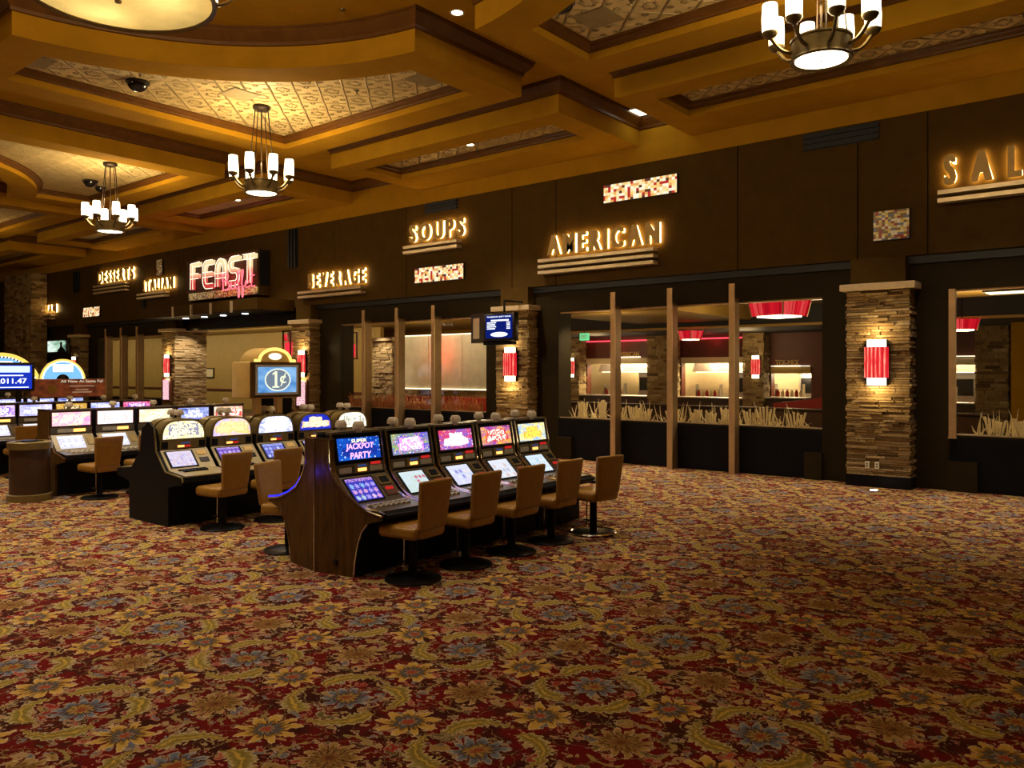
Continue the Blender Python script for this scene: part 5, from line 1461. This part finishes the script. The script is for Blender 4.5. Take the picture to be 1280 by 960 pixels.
point((-6.56, 17.3, 2.9), 14, (1, .5, .3), .3)
for x, y, w_, lab in ((-2.25, 17.6, .45, 'bright tray ceiling light seen at the top of the right edge window'), (-9.08, 20.0, .42, 'bright ceiling light left of the red drum lamp'), (-6.99, 20.85, .3, 'small white ceiling light right of the red drum lamp')):
    t = thing('tray_light', lab, 'ceiling light', (x, y, 3.48 if x > -3 else 3.84), 0, 'dining room ceiling lights')
    MB().box(-w_, -w_ * .6, 0, w_, w_ * .6, .09).obj('housing', M['interior_ceil'], t)
    MB().box(-w_ * .9, -w_ * .52, -.01, w_ * .9, w_ * .52, 0).obj('diffuser', M['kitchenlamp'], t)
# cage lantern in the entrance and in the next window
def lantern(x, y, z, label):
    t = thing('cage_lantern', label, 'lantern', (x, y, z), 0, 'square red lanterns hung inside the restaurant')
    for sx in (-1, 1):
        for sy in (-1, 1): MB().box(sx * .2 - .02, sy * .2 - .02, 0, sx * .2 + .02, sy * .2 + .02, .88).obj('corner_bar', M['redlac'], t)
    MB().box(-.23, -.23, .86, .23, .23, .90).box(-.23, -.23, -.02, .23, .23, .02).obj('cage_rim', M['redlac'], t)
    MB().rbox(-.17, -.17, .06, .17, .17, .50, .03).obj('red_glass', M['redglow'], t)
    MB().lathe([(.07, .12), (.1, .28), (.07, .46), (0, .46)], n=16).obj('bulb', M['bulb_s'], t)
    MB().box(-.1, -.1, .50, .1, .1, .86).obj('upper_glass', M['frosted'], t)
    MB().tube([(0, 0, .9), (0, 0, 3.95 - z)], .01, 6).obj('cord', M['gunmetal'], t)
    point((x, y, z - .2), 3, (1, .25, .2), .1)
lantern(-22.6, 16.2, 2.45, 'square caged red lantern hanging in the entrance beside the stone pillar')
lantern(-21.4, 17.6, 2.42, 'square caged red lantern at the left of the frosted glass window')
# frosted glass screen on a stone base
t = thing('frosted_screen', 'tall frosted glass panels standing on a low stone wall inside the left window', 'screen', (-19.2, 20.0, 0), 0)
s = MB(); z = .0
while z < 1.36:
    h = min(random.uniform(.06, .1), 1.37 - z); u = -2.4
    while u < 2.3:
        l = random.uniform(.2, .6); s.box(u, -.12 + random.uniform(0, .03), z + .004, min(u + l, 2.4) - .006, .12, z + h - .004); u += l
    z += h
s.obj('stone_base', M['stone'], t)
for k in range(3):
    MB().box(-2.35 + k * 1.58, -.02, 1.40, -2.35 + k * 1.58 + 1.55, .02, 3.24).obj('glass_panel', M['frosted'], t)
MB().box(-2.4, -.04, 1.37, 2.4, .04, 1.40).box(-2.4, -.04, 3.24, 2.4, .04, 3.27).obj('lit_rail', M['kitchenlamp'], t)
area((-19.2, 21.2, 3.7), 90, 4.5, .3, (-19.2, 20.2, 1.8), (1, .9, .68))  # added light behind the frosted panels, no fixture built
point((-19.3, 20.45, 2.65), 40, (1, .03, .02), .25, 'red_lamp_behind_glass')
stone_pillar(-22.7, -21.65, 19.8, 20.4, 3.1, 'stone pillar inside the window left of the frosted panels', plinth=.1, box=False, dens=.07)
spot((-22.0, 18.6, 3.85), 420, 70, .6, aim=(-22.1, 19.8, 1.5))
t = thing('service_counter', 'dark steel counter in the left window before the inner stone pillar', 'counter', (-23.2, 17.9, 0), 0)
MB().box(-2.2, 0, 0, 1.3, .7, 1.02).obj('body', M['gunmetal'], t); MB().rbox(-2.25, -.05, 1.02, 1.35, .75, 1.08, .01).obj('top', M['steel'], t)
# pictures and red rail on the gold wall seen through the far windows and entrance
struct(MB().box(-61, 24, 0, -27, 24.2, 3.95).obj('wall_inner_restaurant', M['interior_ceil']))
struct(MB().box(-61, 23.94, .95, -27, 24.0, 1.05).obj('trim_6', M['redlac']), 'red rail along the inner gold wall')
for k, (x, zc) in enumerate(((-45.6, 2.1), (-45.6, 1.45), (-40.9, 1.9), (-36.4, 1.5))):
    t = thing('framed_picture', ['upper framed picture on the gold wall behind the far left posts', 'lower framed picture on the gold wall behind the far left posts', 'framed picture on the gold wall left of the entrance', 'tall narrow picture on the gold wall inside the entrance'][k], 'picture', (x, 23.98, zc), 0, 'framed pictures on the gold inner wall')
    MB().box(-.4, -.04, -.28, .4, .02, .28).obj('frame', M['wood_rail'], t); MB().box(-.33, -.045, -.21, .33, -.04, .21).obj('print', M['cream'], t)
area((-40, 21.0, 3.85), 620, 34, .8, (-40, 24, 1.3), (1, .84, .52))  # long area light added to brighten the inner wall evenly, no fixture
t = thing('host_stand', 'dark host counter with pale top inside the buffet entrance', 'counter', (-28.6, 19.5, 0), 0)
MB().box(-1.3, 0, 0, 1.3, .6, 1.05).obj('body', M['gunmetal'], t); MB().rbox(-1.35, -.06, 1.05, 1.35, .66, 1.10, .01).obj('top', M['steel'], t)
drum(-25.3, 18.6, 3.12, 1.0, .26, .3, 'red drum lamp glowing inside the buffet entrance')
t = thing('exit_sign', 'small green lit exit sign in the dark part of the dining room', 'exit sign', (-14.75, 21.9, 3.0), 0)
MB().box(-.17, -.03, 0, .17, .03, .24).obj('case', M['greenled'], t)
text_obj('lettering', 'EXIT', M['plug'], t, (-.12, -.032, .06), (1, 0, 0), .12, .24, .002, .006)
MB().tube([(0, 0, .24), (0, 0, .94)], .012, 6).obj('stem', M['gunmetal'], t)
# little spotlights just behind the glass
for x, y, lab in ((-10.35, 15.75, 'left tiny spotlight behind the glass of the long window'), (-9.2, 15.85, 'middle tiny spotlight behind the glass of the long window'), (-6.15, 16.3, 'right tiny spotlight behind the glass, above the red drum lamp'), (-2.25, 16.2, 'tiny spotlight behind the glass of the right edge window'), (-14.6, 16.1, 'tiny spotlight behind the glass above the frosted panels')):
    t = thing('mini_spotlight', lab, 'spotlight', (x, y, 3.50), 0, 'tiny spotlights behind the window glass')
    MB().lathe([(0, .12), (.035, .12), (.04, .02), (.034, 0), (.03, .015), (0, .015)], n=14).obj('can', M['gunmetal'], t, 40)
    MB().lathe([(.034, .004), (.02, -.008), (0, -.012)], n=14).obj('lens', glow('spot_lens', (1, .92, .75), 25), t)
    MB().tube([(0, 0, .12), (0, 0, .45)], .008, 6).obj('stem', M['gunmetal'], t)
    spot((x, y, 3.46), 300, 105, .8, aim=(x, y - .5, .9))
for x, y, e in ((-8, 19.5, 110), (-3, 18.5, 90), (-16, 18, 90), (-23, 21.5, 110), (-32, 18.5, 140), (3, 20, 80), (-11, 26, 40), (-17, 26, 40), (-11.5, 18, 60)):
    point((x, y, 2.9), e, (1, .72, .36), .4, 'dining_fill')  # fill added to brighten the dining room, no lamps built here

# ------------------------------------------------------------- hall lights
# added spots without built cans, brightening carpet, stools and slot decks
for x, y, e, an in ((-9.3, 2.2, 640, 95), (-12.4, 3.8, 900, 95), (-5.9, 6.9, 330, 60), (-9.7, 7.0, 330, 60), (-13.4, 7.2, 330, 60), (-6.4, 3.0, 260, 90), (-16.6, 4, 640, 95), (-3.8, 2.6, 60, 90), (-6.0, 11.8, 280, 85), (-2.2, 13.2, 420, 75), (-8.4, 12.7, 420, 75), (-16.6, 11.5, 400, 90), (-12, 11.5, 250, 80), (-21, 4, 400, 95), (.8, 12.5, 330, 75), (-4.6, 13.3, 330, 70)):
    spot((x, y, 6.7), e, an, .9, aim=(x, y, 0), r=.15)
spot((-26.5, 14.7, 3.75), 330, 80, .6, aim=(-27.5, 15.4, 1.4))

# -------------------------------------------------------------------- camera
cam = bpy.data.cameras.new('camera'); co = bpy.data.objects.new('camera', cam); col.objects.link(co)
th = R(39.1)
co.location = (0, 0, 2.0)
co.rotation_euler = Euler((PI / 2, 0, th), 'XYZ')
cam.sensor_width = 36; cam.lens = 36 * 1008 / 1280
cam.shift_y = -16 / 1280
cam.clip_end = 200
scn.camera = co
w = bpy.data.worlds.new('world'); scn.world = w; w.use_nodes = True
bg = w.node_tree.nodes['Background']; bg.inputs[0].default_value = (.02, .014, .006, 1); bg.inputs[1].default_value = 1
scn.view_settings.view_transform = 'Standard'; scn.view_settings.look = 'None'
scn.view_settings.gamma = 1; scn.view_settings.use_curve_mapping = False
scn.view_settings.exposure = 0
